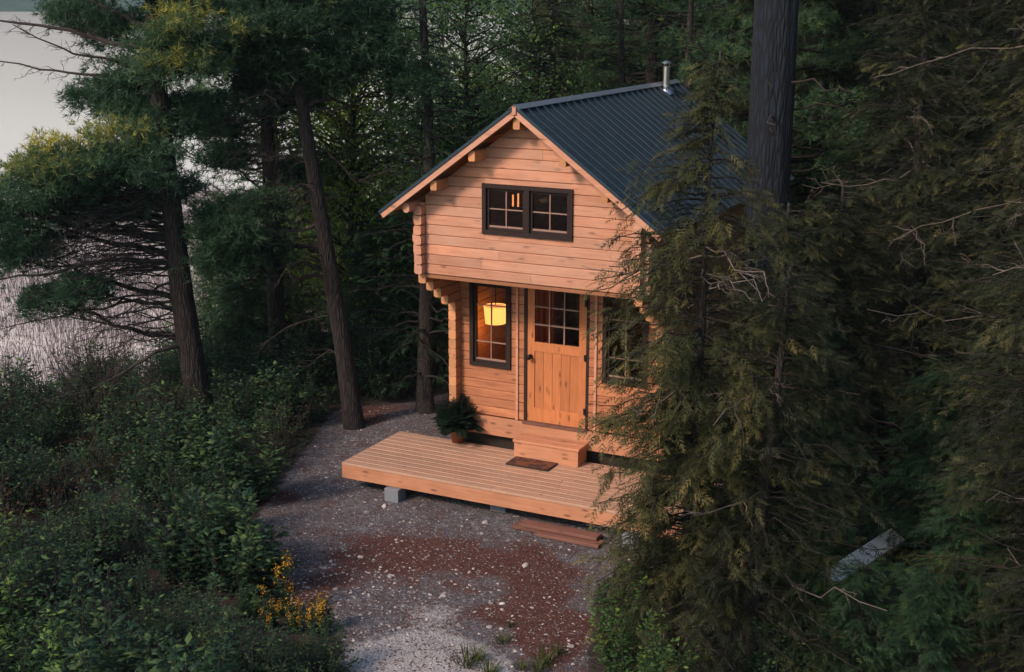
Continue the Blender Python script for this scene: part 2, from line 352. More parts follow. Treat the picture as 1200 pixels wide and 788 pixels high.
# ------------------------------------------------------------------ cabin
G = 2.95                                 # upper wall foot; ridge 5.16; deck top .38
HALF = 1.58; RY = .935; RIDGE = 5.17; EAVE_X = 1.92; EAVE_Z = 3.775; RF = -.345; RB = 5.35; BACK = 5.0
SL = (RIDGE-EAVE_Z)/EAVE_X
def roof_z(x): return RIDGE-SL*abs(x)
def soff(x): return roof_z(x)-.115
LOG = .13
rr = random.Random(3)
def log_wall(mb, axis, a0f, a1f, pos, z0, z1, thick, holes=(), face=-1, split=True, c=.011):
    """stacked logs with V grooves; a0f/a1f give the two ends at a height; face = side that is grooved most"""
    n = max(1, round((z1-z0)/LOG)); h = (z1-z0)/n
    for i in range(n):
        za, zb = z0+i*h, z0+(i+1)*h
        cuts = [(a0f, a1f)]
        segs = []
        lo, hi = a0f(za), a1f(za)
        pts = [(None, None)]
        hs = sorted([(x0, x1) for x0, x1, u, v in holes if u < zb-.02 and v > za+.02])
        cur = 'L'; start = None; spans = []
        prev = None
        for x0, x1 in hs: spans.append((prev, x0)); prev = x1
        spans.append((prev, None))
        for s, e in spans:
            L = lambda z, s=s: a0f(z) if s is None else s
            Hh = lambda z, e=e: a1f(z) if e is None else e
            parts = [(L, Hh)]
            if split and Hh(za)-L(za) > 1.3 and rr.random() < .7:
                m = L(za)+(Hh(za)-L(za))*rr.uniform(.25, .75); parts = [(L, lambda z, m=m: m-.0015), (lambda z, m=m: m+.0015, Hh)]
            for Lf, Hf in parts:
                t_ = rr.random(); V = []
                prof = [(-thick/2+c, za), (thick/2-c, za), (thick/2, za+c), (thick/2, zb-c), (thick/2-c, zb), (-thick/2+c, zb), (-thick/2, zb-c), (-thick/2, za+c)]
                for f in (Lf, Hf):
                    for d, z in prof:
                        zz = min(max(z, za+.0015), zb-.0015)
                        V.append((f(zz), pos+d, zz) if axis == 'x' else (pos+d, f(zz), zz))
                q = [(k, (k+1) % 8, 8+(k+1) % 8, 8+k) for k in range(8)]
                tr = [(0, k+1, k) for k in range(1, 7)]+[(8, 8+k, 8+k+1) for k in range(1, 7)]
                if Hf(zb) - Lf(zb) < .01 and Hf(za)-Lf(za) < .05: continue
                mb.add(V, q, tr, tint=t_)
        for x0, x1, u, v in holes:          # trimmed logs right above and below an opening
            if not (u < zb-.02 and v > za+.02): continue
            for p0, p1 in ((za+.002, u), (v, zb-.002)):
                if p1-p0 > .004 and axis == 'x': mb.box(x0+.001, x1-.001, pos-thick/2+.001, pos+thick/2-.001, p0, p1, rr.random())
    return mb
def build_cabin():
    cab = empty('log_cabin', (0, 2.2, 0), label='small pine log cabin with navy metal gable roof and overhanging loft', cat='cabin')
    cab_loc = Vector((0, 2.2, 0))
    def B(mb, name, mat, parent=cab, smooth=False):
        o = mb.build(name, mat, parent, smooth)
        if parent is cab: o.location = -cab_loc
        return o
    WX0, WX1, WZ0, WZ1 = -.62, .64, G+.605, G+1.25       # loft window
    LX0, LX1, LZ0, LZ1 = -1.315, -.68, 1.505, 2.72       # ground window
    DX, DZ0, DZ1 = .435, .80, 2.80
    lim = lambda z: min(HALF-.12, max(.02, (RIDGE-.115-z)/SL))
    m = MB(); log_wall(m, 'x', lambda z: -lim(z), lambda z: lim(z), .055, G, RIDGE-.12, .11, [(WX0+.03, WX1-.03, WZ0+.03, WZ1-.03)])
    B(m, 'gable_wall', M['log'])
    # ends of the front logs beyond the side walls + ends of the side logs (notched corner)
    n = 7; h = LOG
    m = MB()
    for s in (-1, 1):
        for i in range(n+1):
            z = G+i*h+.002
            if z+h > soff(HALF): break
            e = .07+rr.uniform(-.012, .02)
            m = MB(); m.beam((s*(HALF+.0), .055, z+h/2), (s*(HALF+e), .055, z+h/2), .10, h-.014, ch=.02, tint=rr.random()); B(m, 'log_end', M['log'])
            m = MB()
            z2 = z+h*.0
            m.beam((s*(HALF-.056), 0.0, z2+h/2), (s*(HALF-.056), -.10-rr.uniform(0, .02), z2+h/2), .112, h-.012, ch=.02, tint=rr.random()); B(m, 'log_end', M['log'])
    # lower front wall set back under the loft
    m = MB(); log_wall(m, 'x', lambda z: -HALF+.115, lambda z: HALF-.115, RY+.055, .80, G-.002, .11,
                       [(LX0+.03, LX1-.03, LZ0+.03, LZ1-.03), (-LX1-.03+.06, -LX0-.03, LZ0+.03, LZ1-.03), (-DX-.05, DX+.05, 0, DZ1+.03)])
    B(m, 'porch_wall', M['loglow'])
    for s in (-1, 1):
        m = MB(); log_wall(m, 'y', lambda z: RY-.14, lambda z: BACK, s*(HALF-.055), .80, G-.54, .11, split=True)
        # corbelled logs stepping out to carry the loft
        for i in range(4):
            za = G-.54+i*.135; yy = RY-.14-(i+1)*.2
            m.beam((s*(HALF-.055), yy, za+.0675), (s*(HALF-.055), BACK, za+.0675), .11, .131, ch=.018, tint=rr.random())
        log_wall(m, 'y', lambda z: .0, lambda z: BACK, s*(HALF-.055), G+.001, soff(HALF)-.01, .11)
        B(m, 'side_wall', M['logy'])
        for i in range(12):
            z = .80+LOG*i; m = MB()
            m.beam((s*HALF, RY+.055, z+LOG/2), (s*(HALF+.07+rr.uniform(-.01, .02)), RY+.055, z+LOG/2), .10, LOG-.014, ch=.02, tint=rr.random()); B(m, 'log_end', M['log'])
    m = MB(); log_wall(m, 'x', lambda z: -min(HALF-.115, (RIDGE-.12-z)/SL), lambda z: min(HALF-.115, (RIDGE-.12-z)/SL), BACK-.055, .8, RIDGE-.13, .11); B(m, 'back_wall', M['log'])
    # floors
    m = MB()
    for i in range(16): m.box(-HALF+.115, HALF-.115, RY+.113+i*.245, RY+.113+i*.245+.24, .76, .795, tint=rr.random())
    B(m, 'floor', M['inner'])
    m = MB(); m.box(-HALF+.112, HALF-.112, .002, RY-.002, G-.05, G-.006); m.box(-HALF+.112, HALF-.112, RY+.113, BACK-.113, G-.05, G-.006)
    for i in range(5): m.box(-HALF+.115, HALF-.115, 1.4+i*.7, 1.48+i*.7, G-.2, G-.052)
    B(m, 'loft_floor', M['inner'])
    m = MB(); m.box(-HALF-.01, HALF+.01, RY-.035, RY-.002, .53, .795, tint=.3); B(m, 'sill_board', M['board'])
    m = MB(); m.box(-HALF+.02, HALF-.02, RY+.12, BACK-.02, .5, .74); B(m, 'floor_joist', M['stackw'])
    m = MB(); m.box(-HALF+.05, HALF-.05, RY+.09, RY+.115, -.1, .525); B(m, 'gap_shade_board', M['potdark'])  # near-black board added to paint the shade in the gap under the wall
    for x in (-1.35, 1.35):
        for y in (1.4, 3.0, 4.7):
            m = MB(); m.box(x-.2, x+.2, y-.12, y+.12, -.1, .5); B(m, 'foundation_block', M['concrete'])
    # ---- roof
    for s in (-1, 1):
        m = MB(); y = RF+.03; k = 0
        nrm = np.array([s*SL, 0, 1.])/math.hypot(SL, 1)
        P0, P1 = np.array([0, 0, RIDGE]), np.array([s*EAVE_X*1.0, 0, EAVE_Z])
        def slab(y0, y1, up0, up1, x_ext=0.):
            a = P0.copy(); b = P1+(P1-P0)/np.linalg.norm(P1-P0)*x_ext
            V = [p+np.array([0, yy, 0])+nrm*u for p in (a, b) for yy in (y0, y1) for u in (up0, up1)]
            return V
        F8 = [(0, 1, 3, 2), (4, 6, 7, 5), (0, 4, 5, 1), (2, 3, 7, 6), (0, 2, 6, 4), (1, 5, 7, 3)]
        m.add(slab(RF-.012, RB, .002, .014, .03), F8)
        yy = RF-.006
        while yy < RB:
            m.add(slab(yy, yy+.035, .012, .042, .03), F8)
            for q in (.085, .145): m.add(slab(yy+q, yy+q+.012, .012, .02, .03), F8)
            yy += .225
        rp = B(m, 'roof_panel', M['roof'])
        # board sheathing under the metal: planks run along the ridge
        m = MB(); L_ = math.hypot(EAVE_X, RIDGE-EAVE_Z); nb = 16; dv = (P1-P0)/L_
        for i in range(nb):
            a = P0+dv*(L_*i/nb+.002); b = P0+dv*(L_*(i+1)/nb-.002)
            V = [p+np.array([0, yy, 0])+nrm*u for p in (a, b) for yy in (RF+.03, RB-.02) for u in (-.026, 0)]
            m.add(V, F8, tint=rr.random())
        B(m, 'roof_boarding', M['boardy'])
        # barge board on the front edge, and eave board
        m = MB(); off = nrm*-.036
        for a_, b_ in ((P0, P1),):
            a2 = a_+np.array([0, RF+.012, 0])+off; b2 = b_+np.array([0, RF+.012, 0])+off
            m.beam(a2, b2+dv*.02, .026, .065, up=nrm, tint=.75); B(m, 'barge_board', M['log']); m = MB()
            m.beam(a2+np.array([0, RB-RF-.03, 0])+dv*.03, b2+np.array([0, RB-RF-.03, 0]), .026, .10, up=nrm, tint=.75)
        B(m, 'barge_board', M['log'])
    m = MB()
    for s in (-1, 1):
        a = np.array([0, 0, RIDGE+.052]); dvx = np.array([s, 0, -SL])/math.hypot(1, SL)
        V = []
        for d in (0, .085):
            for yy in (RF-.02, RB+.01):
                for u in (0, .006): V.append(a+dvx*d+np.array([0, yy, u]))
        m.add(V, [(0, 1, 3, 2), (4, 6, 7, 5), (0, 4, 5, 1), (2, 3, 7, 6), (0, 2, 6, 4), (1, 5, 7, 3)])
    t = NT('ridge_cap_metal'); t.b.inputs['Base Color'].default_value = (.20, .23, .26, 1); t.b.inputs['Roughness'].default_value = .45; t.b.inputs['Metallic'].default_value = .4
    B(m, 'ridge_cap', t.m)
    m = MB(); m.beam((0, RF-.004, RIDGE-.062), (0, RF-.004, RIDGE+.035), .05, .03, up=(0, 1, 0), tint=.6); B(m, 'ridge_block', M['log'])
    # purlins
    for x in (0, -.62, .62, -1.17, 1.17):
        m = MB(); z = soff(x)-.035-(.03 if x == 0 else 0)
        m.beam((x, RF+.05, z), (x, BACK, z), .09, .13, ch=.012, tint=rr.random()); B(m, 'purlin', M['logy'])
    for s in (-1, 1):
        m = MB(); z = soff(HALF)-.055; m.beam((s*(HALF+.02), RF+.08, z), (s*(HALF+.02), BACK+.1, z), .10, .13, ch=.03, tint=.8); B(m, 'wall_plate', M['log'])
    # stove pipe
    ch = MB(); cx, cyy = .10, 4.62; zb = roof_z(cx)
    ch.lathe([(.052, -.05), (.052, .36)], (cx, cyy, zb), 20)
    cho = B(ch, 'stovepipe', M['steel'], smooth=True)
    m = MB(); m.lathe([(.02, .41), (.075, .41), (.075, .42), (.02, .45), (.001, .45)], (cx, cyy, zb), 20)
    for k in range(3):
        a = k*2.1; m.tube([(cx+.045*math.cos(a), cyy+.045*math.sin(a), zb+.34), (cx+.045*math.cos(a), cyy+.045*math.sin(a), zb+.41)], .006, 4)
    m.build('rain_cap', M['steel'], cho)
    m = MB(); m.lathe([(.15, -.05), (.12, .02), (.058, .06), (.056, .09)], (cx, cyy, zb), 20); m.build('flashing', M['steel'], cho)
    # ---- windows
    def frame(parent, x0, x1, z0, z1, y, wd, dp, mat, name, tint=.5):
        m = MB()
        m.box(x0, x1, y-dp, y+.03, z1-wd, z1, tint); m.box(x0, x1, y-dp, y+.03, z0, z0+wd, tint)
        m.box(x0, x0+wd, y-dp+.001, y+.029, z0+wd, z1-wd, tint); m.box(x1-wd, x1, y-dp+.001, y+.029, z0+wd, z1-wd, tint)
        return m
    def window(x0, x1, z0, z1, yface, lights, label):
        fr = B(frame(None, x0, x1, z0, z1, yface, .055, .028, M['dark'], ''), 'window', M['dark']); tag(fr, label)
        w_ = (x1-x0-.11-(lights-1)*.07)/lights
        if lights == 2: MB().box(x0+.055+w_, x1-.055-w_, yface-.026, yface+.03, z0+.055, z1-.055).build('mullion', M['dark'], fr)
        for k in range(lights):
            a = x0+.055+k*(w_+.07); b = a+w_
            frame(None, a+.001, b-.001, z0+.056, z1-.056, yface+.03, .032, .022, None, '').build('sash', M['dark'], fr)
            m = MB(); cxm = (a+b)/2; zi0, zi1 = z0+.088, z1-.088
            m.box(cxm-.007, cxm+.007, yface+.018, yface+.042, zi0, zi1)
            rows = [.5] if lights == 2 else [.25, .75]
            for q in rows: m.box(a+.033, b-.033, yface+.0195, yface+.0405, zi0+(zi1-zi0)*q-.007, zi0+(zi1-zi0)*q+.007)
            m.box(a+.033, b-.033, yface+.012, yface+.05, zi0, zi0+.022)
            m.build('muntin', M['munt'], fr)
            MB().box(a+.02, b-.02, yface+.028, yface+.031, z0+.07, z1-.07).build('pane', M['glass'], fr)
    window(WX0, WX1, WZ0, WZ1, .0, 2, 'wide dark framed loft window with two sashes')
    window(LX0, LX1, LZ0, LZ1, RY, 1, 'tall dark framed window left of the door')
    window(-LX1+.0, -LX0, LZ0, LZ1, RY, 1, 'tall dark framed window right of the door behind the hemlock')
    # ---- door
    fr = MB()
    for s in (-1, 1): fr.box(s*(DX+.004) if s > 0 else -DX-.05, DX+.05 if s > 0 else -DX-.004, RY-.0, RY+.10, .80, DZ1+.03, .3)
    fr.box(-DX-.004, DX+.004, RY+.0, RY+.1, DZ1+.003, DZ1+.03, .3)
    B(fr, 'door_frame', M['dark'])
    m = MB(); m.box(-.60, -.585+.02, RY-.022, RY-.001, .80, G-.06, .9); m.box(.565, .60, RY-.022, RY-.001, .80, G-.06, .9); B(m, 'wall_batten', M['log'])
    dr = MB(); y0, y1 = RY+.012, RY+.055; S = .105
    gz0, gz1 = DZ0+1.14, DZ1-.12     # lights
    dr.box(-DX, -DX+S, y0, y1, DZ0+.012, DZ1, .55); dr.box(DX-S, DX, y0, y1, DZ0+.012, DZ1, .45)
    for za, zb, tt in ((DZ0+.012, DZ0+.21, .75), (DZ0+1.01, gz0, .65), (gz1, DZ1, .5)): dr.box(-DX+S, DX-S, y0, y1, za, zb, tt)
    door = B(dr, 'door', M['doorw'])
    pn = MB(); nb = 5; x = -DX+S; wv = (2*(DX-S))/nb
    for i in range(nb): pn.box(x+i*wv+.003, x+(i+1)*wv-.003, y0+.012, y1-.01, DZ0+.21, DZ0+1.01, rr.uniform(.2, .75))
    pn.box(x, -x, y0+.018, y1-.012, DZ0+.205, DZ0+1.015, 0)
    pn.build('door_panel', M['doorw'], door)
    mu = MB()
    for k in (1, 2):
        xx = x+k*(2*(DX-S))/3; mu.box(xx-.009, xx+.009, y0-.002, y1, gz0, gz1)
        zz = gz0+k*(gz1-gz0)/3; mu.box(x, -x, y0-.0035, y1-.0015, zz-.009, zz+.009)
    mu.build('muntin', M['munt'], door)
    MB().box(x, -x, y0+.018, y0+.022, gz0, gz1).build('pane', M['glass'], door)
    kb = MB(); kb.lathe([(.001, 0), (.032, 0), (.032, .012), (.014, .016), (.014, .045), (.034, .06), (.034, .085), (.001, .095)], (0, 0, 0), 14)
    k_ = kb.build('handle', M['metal'], door, smooth=True); k_.rotation_euler = (R(90), 0, 0); k_.location = (-DX+.05, y0, DZ0+.93)
    for zz in (.25, 1.0, 1.75):
        hg = MB(); hg.tube([(DX+.004, y0-.008, DZ0+zz-.05), (DX+.004, y0-.008, DZ0+zz+.05)], .012, 8); hg.box(DX-.03, DX+.035, y0-.004, y0+.001, DZ0+zz-.045, DZ0+zz+.045); hg.build('hinge', M['metal'], door)
    m = MB(); m.box(-DX-.05, DX+.05, RY-.05, RY+.11, .772, .81, .2); B(m, 'threshold', M['stackw'])
    return cab
build_cabin()
# things inside the cabin
lamp = empty('pendant_lamp', (-1.17, 1.42, 2.01), label='glowing drum shade pendant lamp behind the ground floor window', cat='lamp')
MB().lathe([(.145, .0), (.168, .25), (.163, .25), (.140, .0)], sides=28).build('lamp_shade', M['shade'], lamp, True)
MB().lathe([(.001, .235), (.162, .235), (.162, .241), (.001, .241)], sides=20).build('diffuser', M['glow'], lamp)
MB().tube([(0, 0, .26), (0, 0, .88)], .006, 6).build('cord', M['metal'], lamp)
MB().lathe([(.001, .25), (.20, .262), (.206, .275), (.2, .28), (.001, .27)], sides=24).build('rim', M['metal'], lamp) if False else None
pl = bpy.data.lights.new('lamp_bulb', 'POINT'); pl.energy = 4; pl.color = (1, .52, .2); pl.shadow_soft_size = .12
po = link(bpy.data.objects.new('lamp_bulb', pl)); po.location = (-1.15, 1.5, 1.9)
cu = MB(); xs = np.linspace(-1.3, -.85, 30)
V = [(x, 2.75+.03*math.sin(i*1.1), z) for z in (.8, 2.6) for i, x in enumerate(xs)]
cu.add(V, [(i, i+1, 31+i, 30+i) for i in range(29)])
tag(cu.build('curtain', M['curtain']), 'rust brown curtain hanging behind the ground floor window', 'curtain')
wl = empty('loft_glow_strips', (-.33, .36, G+.92), label='added glowing strips standing in for warm lit boards in the loft', cat='lamp')  # made-up emitters in place of warm lit vertical boards, not a real lamp
for dx, hh in ((-.04, .15), (.035, .17), (.22, .15)): MB().tube([(dx, 0, 0), (dx, 0, hh)], .011, 8).build('glow_strip', M['glow'], wl)
MB().box(-.08, .26, .01, .03, -.03, .01).build('strip_back', M['metal'], wl)
pl = bpy.data.lights.new('loft_fill', 'POINT'); pl.energy = 1.2; pl.color = (1, .5, .22); pl.shadow_soft_size = .05  # added warm fill light for the loft, no real bulb there
po = link(bpy.data.objects.new('loft_fill', pl)); po.location = (0, .5, G+1.0)

# ------------------------------------------------------------------ deck, step, mat, pot, planks, blocks
def build_deck():
    DX0, DX1, DY0, DY1, ZT, ZB = -2.44, 2.42, -.66, .86, .38, .165
    dk = empty('deck', (0, .1, 0), label='low wooden deck of long boards in front of the cabin door', cat='deck')
    n = 11; wv = (DY1-DY0)/n; m = MB()
    for i in range(n):
        cut = DX0+(DX1-DX0)*rr.uniform(.3, .7)
        for a, b in ((DX0, cut-.002), (cut+.002, DX1)):
            m.beam((a, DY0+(i+.5)*wv, ZT-.018), (b, DY0+(i+.5)*wv, ZT-.018), wv-.009, .036, ch=.004, tint=rr.random())
    m.build('deck_boards', M['deck'], dk).location = (0, -.1, 0)
    m = MB(); m.box(DX0, DX1, DY0+.006, DY0+.044, ZB, ZT-.038, .5); m.build('front_fascia', M['board'], dk).location = (0, -.1, 0)
    m = MB()
    for s, x in ((-1, DX0+.001), (1, DX1-.041)): m.box(x, x+.04, DY0+.046, DY1-.046, ZB+.002, ZT-.038, .4)
    m.box(DX0, DX1, DY1-.044, DY1-.006, ZB, ZT-.038, .4)
    m.build('side_fascia', M['boardy'], dk).location = (0, -.1, 0)
    m = MB()
    for k in range(1, 9): x = DX0+k*(DX1-DX0)/9; m.box(x-.02, x+.02, DY0+.046, DY1-.046, ZB+.01, ZT-.039)
    m.build('joist', M['stackw'], dk).location = (0, -.1, 0)
build_deck()
def block(name, x, y, sx, sy, sz, label):
    m = MB(); m.beam((-sx/2, 0, sz/2), (sx/2, 0, sz/2), sy, sz, ch=.008); o = m.build(name, M['concrete']); o.location = (x, y, float(height(x, y))-.01); o.rotation_euler = (0, 0, rr.uniform(-.1, .1)); tag(o, label, 'block', 'concrete blocks carrying the deck')
p = at(463, 585); block('concrete_block', p[0], p[1]+.03, .21, .2, .185, 'pale concrete block under the left end of the deck')
p = at(742, 640); block('concrete_block', p[0], p[1]+.05, .22, .22, .185, 'grey concrete block under the deck near the hemlock')
block('concrete_block', -.2, -.3, .22, .22, .185, 'shadowed block under the middle of the deck')
st = empty('step', (.02, .74, .38), label='boxy wooden step below the cabin door', cat='step')
m = MB(); m.beam((-.49, -.085, .24), (.49, -.085, .24), .17, .036, ch=.004, tint=.8); m.beam((-.49, .08, .24), (.49, .08, .24), .14, .036, ch=.004, tint=.4); m.build('tread', M['board'], st)
m = MB(); m.box(-.475, .475, -.155, -.13, 0.002, .221, .6); m.build('riser', M['board'], st)
for s in (-1, 1): MB().box(*(sorted((s*.475, s*.45))), -.129, .14, .002, .221, .4).build('side_board', M['boardy'], st)
# doormat
t = NT('coir_mat'); v = t.coord(); n_ = t.noise(v, 9, 3); n2 = t.noise(v, 120, 3)
c = t.mix(t.ramp(n_, [(.48, (0, 0, 0)), (.56, (1, 1, 1))]), (.24, .065, .022), (.035, .012, .008)); c = t.mix(.4, c, t.ramp(n2, [(.3, (.02, .01, .008)), (.7, (.2, .09, .05))]))
t.link(c, t.b.inputs['Base Color']); t.b.inputs['Roughness'].default_value = 1; t.bump(n2, .8, .01)
mt = empty('doormat', (-.11, .615-.0, .381), label='small dark brown patterned coir doormat in front of the step', cat='doormat')
mt.location = (-.11, .42, .381)
MB().beam((-.30, 0, .009), (.30, 0, .009), .30, .014, ch=.003).build('pile', t.m, mt)
m = MB(); 
for a, b in (((-.3, -.155), (.3, -.155)), ((-.3, .155), (.3, .155)), ((-.305, -.16), (-.305, .16)), ((.305, -.16), (.305, .16))): m.beam((*a, .010), (*b, .010), .018, .018)
m.build('border', M['potdark'], mt)
# plank stack under the deck
pk = at(650, 628)
for k, (dx, dy, dz, L_, rz, tt) in enumerate(((.0, .12, .0, 1.15, .03, .4), (.22, .0, .0, .85, -.02, .7), (.05, .08, .05, 1.05, .0, .55))):
    m = MB(); m.beam((-L_/2, 0, .02), (L_/2, 0, .02), .2 if k < 2 else .17, .04, ch=.004, tint=tt); o = m.build('plank', M['stackw'])
    o.location = (pk[0]+dx, pk[1]+dy, float(height(pk[0], pk[1]))+.01+dz); o.rotation_euler = (0, 0, rz)
    tag(o, ['lowest rear plank of the reddish stack under the deck edge', 'front plank of the reddish stack lying on the gravel', 'topmost plank of the reddish stack under the deck edge'][k], 'plank', 'reddish planks stacked under the deck')

# ------------------------------------------------------------------ foliage kit
def rdir(n, g=rng):
    v = g.normal(size=(n, 3)); return v/np.linalg.norm(v, axis=1)[:, None]
def norm(v): return v/(np.linalg.norm(v, axis=-1, keepdims=True)+1e-12)
def place(tv, tt, tint_t, O, X, Zr, sc, tint):
    """stamp template verts tv / tris tt at origins O, x axis X, normal near Zr"""
    X = norm(X); Y = norm(np.cross(Zr, X)); Z = np.cross(X, Y)
    V = O[:, None]+sc[:, None, None]*(tv[None, :, 0:1]*X[:, None]+tv[None, :, 1:2]*Y[:, None]+tv[None, :, 2:3]*Z[:, None])
    N, n = len(O), len(tv)
    T = (tt[None]+(np.arange(N)*n)[:, None, None]).reshape(-1, 3)
    ti = np.clip(tint[:, None]+tint_t[None], 0, 1).reshape(-1)
    return V.reshape(-1, 3), T, ti
def frond_t(n=6, spread=1., droop=.25, wid=.1):
    v = []; t = []; ti = []
    def tri(a, b, c, s):
        k = len(v); v.extend([a, b, c]); t.append((k, k+1, k+2)); ti.extend([s-.05, s-.05, s+.12])
    for i in range(n):
        f = (i+.6)/n; x = f*.85; L_ = (.42*(1-f*.55))*spread
        for s in (-1, 1):
            zz = -droop*x*x; a = .75
            tri((x-.035, 0, zz), (x+.05, 0, zz), (x+L_*math.cos(a), s*L_*math.sin(a), zz-droop*.35), 0)
            tri((x+L_*.35*math.cos(a), s*L_*.35*math.sin(a), zz-.02), (x+L_*.5*math.cos(a)+.02, s*L_*.3*math.sin(a), zz-.03), (x+L_*.95, s*L_*.3, zz-droop*.3), .03)
    tri((.6, -.03, -droop*.4), (.6, .03, -droop*.4), (1.08, 0, -droop*1.1), .08)
    return np.array(v, float), np.array(t), np.array(ti)
FROND = frond_t(4, 1.15, .2); FROND_H = frond_t(4, 1.05, .18)
def leaf_t():
    v = [(0, 0, 0), (.45, -.27, -.06), (1, 0, -.12), (.45, .27, -.06), (.5, 0, .03)]
    return np.array(v, float), np.array([(0, 1, 4), (1, 2, 4), (2, 3, 4), (3, 0, 4)]), np.array([-.05, 0, .05, 0, 0.])
def leaf2_t():
    v = [(0, 0, 0), (.5, -.3, -.05), (1, 0, -.12), (.5, .3, -.05)]
    return np.array(v, float), np.array([(0, 1, 2), (0, 2, 3)]), np.array([-.05, 0, .05, 0.])
LEAF, LEAF2 = leaf_t(), leaf2_t()
def needles(mb, O, D, ln, k, g, tint, wd=.0045, spread=.8):
    """tufts: k needles at each origin O fanning round D"""
    N = len(O); o = np.repeat(O, k, 0); d = norm(np.repeat(D, k, 0)+g.normal(size=(N*k, 3))*spread)
    o = o+d*g.uniform(0, .2, (N*k, 1))*ln
    L_ = ln*g.uniform(.7, 1.1, (N*k, 1)); s = norm(np.cross(d, g.normal(size=(N*k, 3))))*wd
    V = np.stack([o-s, o+s, o+d*L_+np.array([0, 0, -.1])*L_], 1).reshape(-1, 3)
    T = np.arange(N*k*3).reshape(-1, 3); ti = np.repeat(np.clip(np.repeat(tint, k)+g.normal(0, .06, N*k), 0, 1), 3)
    mb.add(V, tris=T, tint=ti)
def curve(a, b, sag=0., n=7, wob=0., g=rng):
    a, b = np.asarray(a, float), np.asarray(b, float); t = np.linspace(0, 1, n)[:, None]
    P = a+(b-a)*t; P[:, 2:3] += sag*4*t*(1-t)
    if wob: P[1:-1] += g.normal(0, wob, (n-2, 3))
    return P
def twigs(mb, P, r0, L_, n, g, down=0., up=0., depth=2, sides=3):
    """side twigs on polyline P"""
    seg = len(P)-1
    for _ in range(n):
        u = g.uniform(.2, 1); i = min(int(u*seg), seg-1); f = u*seg-i; a = P[i]*(1-f)+P[i+1]*f
        t_ = norm(P[i+1]-P[i]); d = norm(t_*.8+rdir(1, g)[0]*.8+np.array([0, 0, up-down])); l = L_*g.uniform(.4, 1.1)*(1.15-.5*u)
        Q = curve(a, a+d*l, g.uniform(-.1, .12)*l, 5, l*.035, g); mb.tube(Q, np.linspace(r0, r0*.25, 5), sides, cap=False)
        if depth > 1: twigs(mb, Q, r0*.6, l*.5, 3, g, down, up, depth-1)

def pine_tree(seed, H=10, r0=.16, z0=2.2, spread=2.0, dens=1., lean=(0, 0), mat='pine2', n_dead=10, klump=None):
    g = np.random.default_rng(seed); tr, cr, dd = MB(), MB(), MB()
    n = 14; zs = np.linspace(-.3, H, n); P = np.stack([lean[0]*zs/H+.05*np.sin(zs*.8+seed), lean[1]*zs/H+.05*np.cos(zs*.7+seed), zs], 1)
    rad = r0*(1-.82*np.clip(zs/H, 0, 1)); rad[0] *= 1.35; tr.tube(P, rad, 12)
    at_z = lambda z: np.array([np.interp(z, zs, P[:, k]) for k in range(3)])
    O, D, T = [], [], []
    z = z0
    while z < H-.3:
        f = (z-z0)/(H-z0); Lm = spread*(1-f)**.7*(.55+.45*min(1, f*4+.4))+.25
        for k in range(g.integers(3, 6)):
            if g.random() > .9*dens+.1: continue
            a = g.uniform(0, 2*math.pi); L_ = Lm*g.uniform(.6, 1.15); dr = np.array([math.cos(a), math.sin(a), g.uniform(-.05, .25)])
            A = at_z(z+g.uniform(-.15, .15)); Q = curve(A, A+dr*L_, -.06*L_, 7, .03*L_, g); Q[-1, 2] += .08*L_
            tr.tube(Q, np.linspace(r0*.22*(1-f*.5), .008, 7), 5, cap=False)
            m = int(26*L_*dens)+5
            u = g.uniform(.35, 1, m)**.8; idx = np.clip(u*6, 0, 5.99); i = idx.astype(int); ff = (idx-i)[:, None]
            B_ = Q[i]*(1-ff)+Q[i+1]*ff; side = norm(np.cross(norm(Q[-1]-Q[0]), [0, 0, 1.]))
            off = side[None]*g.uniform(-1, 1, (m, 1))*L_*.32*(1.1-np.abs(u[:, None]-.6))+np.stack([np.zeros(m), np.zeros(m), np.abs(g.normal(.02, .05, m))], 1)
            C_ = B_+off+norm(Q[-1]-Q[0])*np.abs(off[:, :1])*.5
            for q in range(0, m, 2): tr.tube([B_[q], (B_[q]+C_[q])/2+[0, 0, .02], C_[q]], (.008, .006, .004), 3, cap=False)
            for _ in range(3):
                O.append(C_+g.normal(0, .045, C_.shape)); D.append(norm(off*.6+dr*.6+np.array([0, 0, .5]))); T.append(.35+.28*g.random(m)+.25*(g.random(m) < .12))
        z += g.uniform(.28, .45)
    needles(cr, np.concatenate(O), np.concatenate(D), .11, 9, g, np.concatenate(T), .006)
    for _ in range(n_dead):
        z = g.uniform(.6, z0+.8); a = g.uniform(0, 6.28); A = at_z(z); L_ = g.uniform(.4, 1.3); Q = curve(A, A+np.array([math.cos(a), math.sin(a), g.uniform(-.2, .2)])*L_, -.05, 5, .03, g)
        dd.tube(Q, np.linspace(.014, .004, 5), 4, cap=False); twigs(dd, Q, .006, .4, 4, g)
    return tr, cr, dd
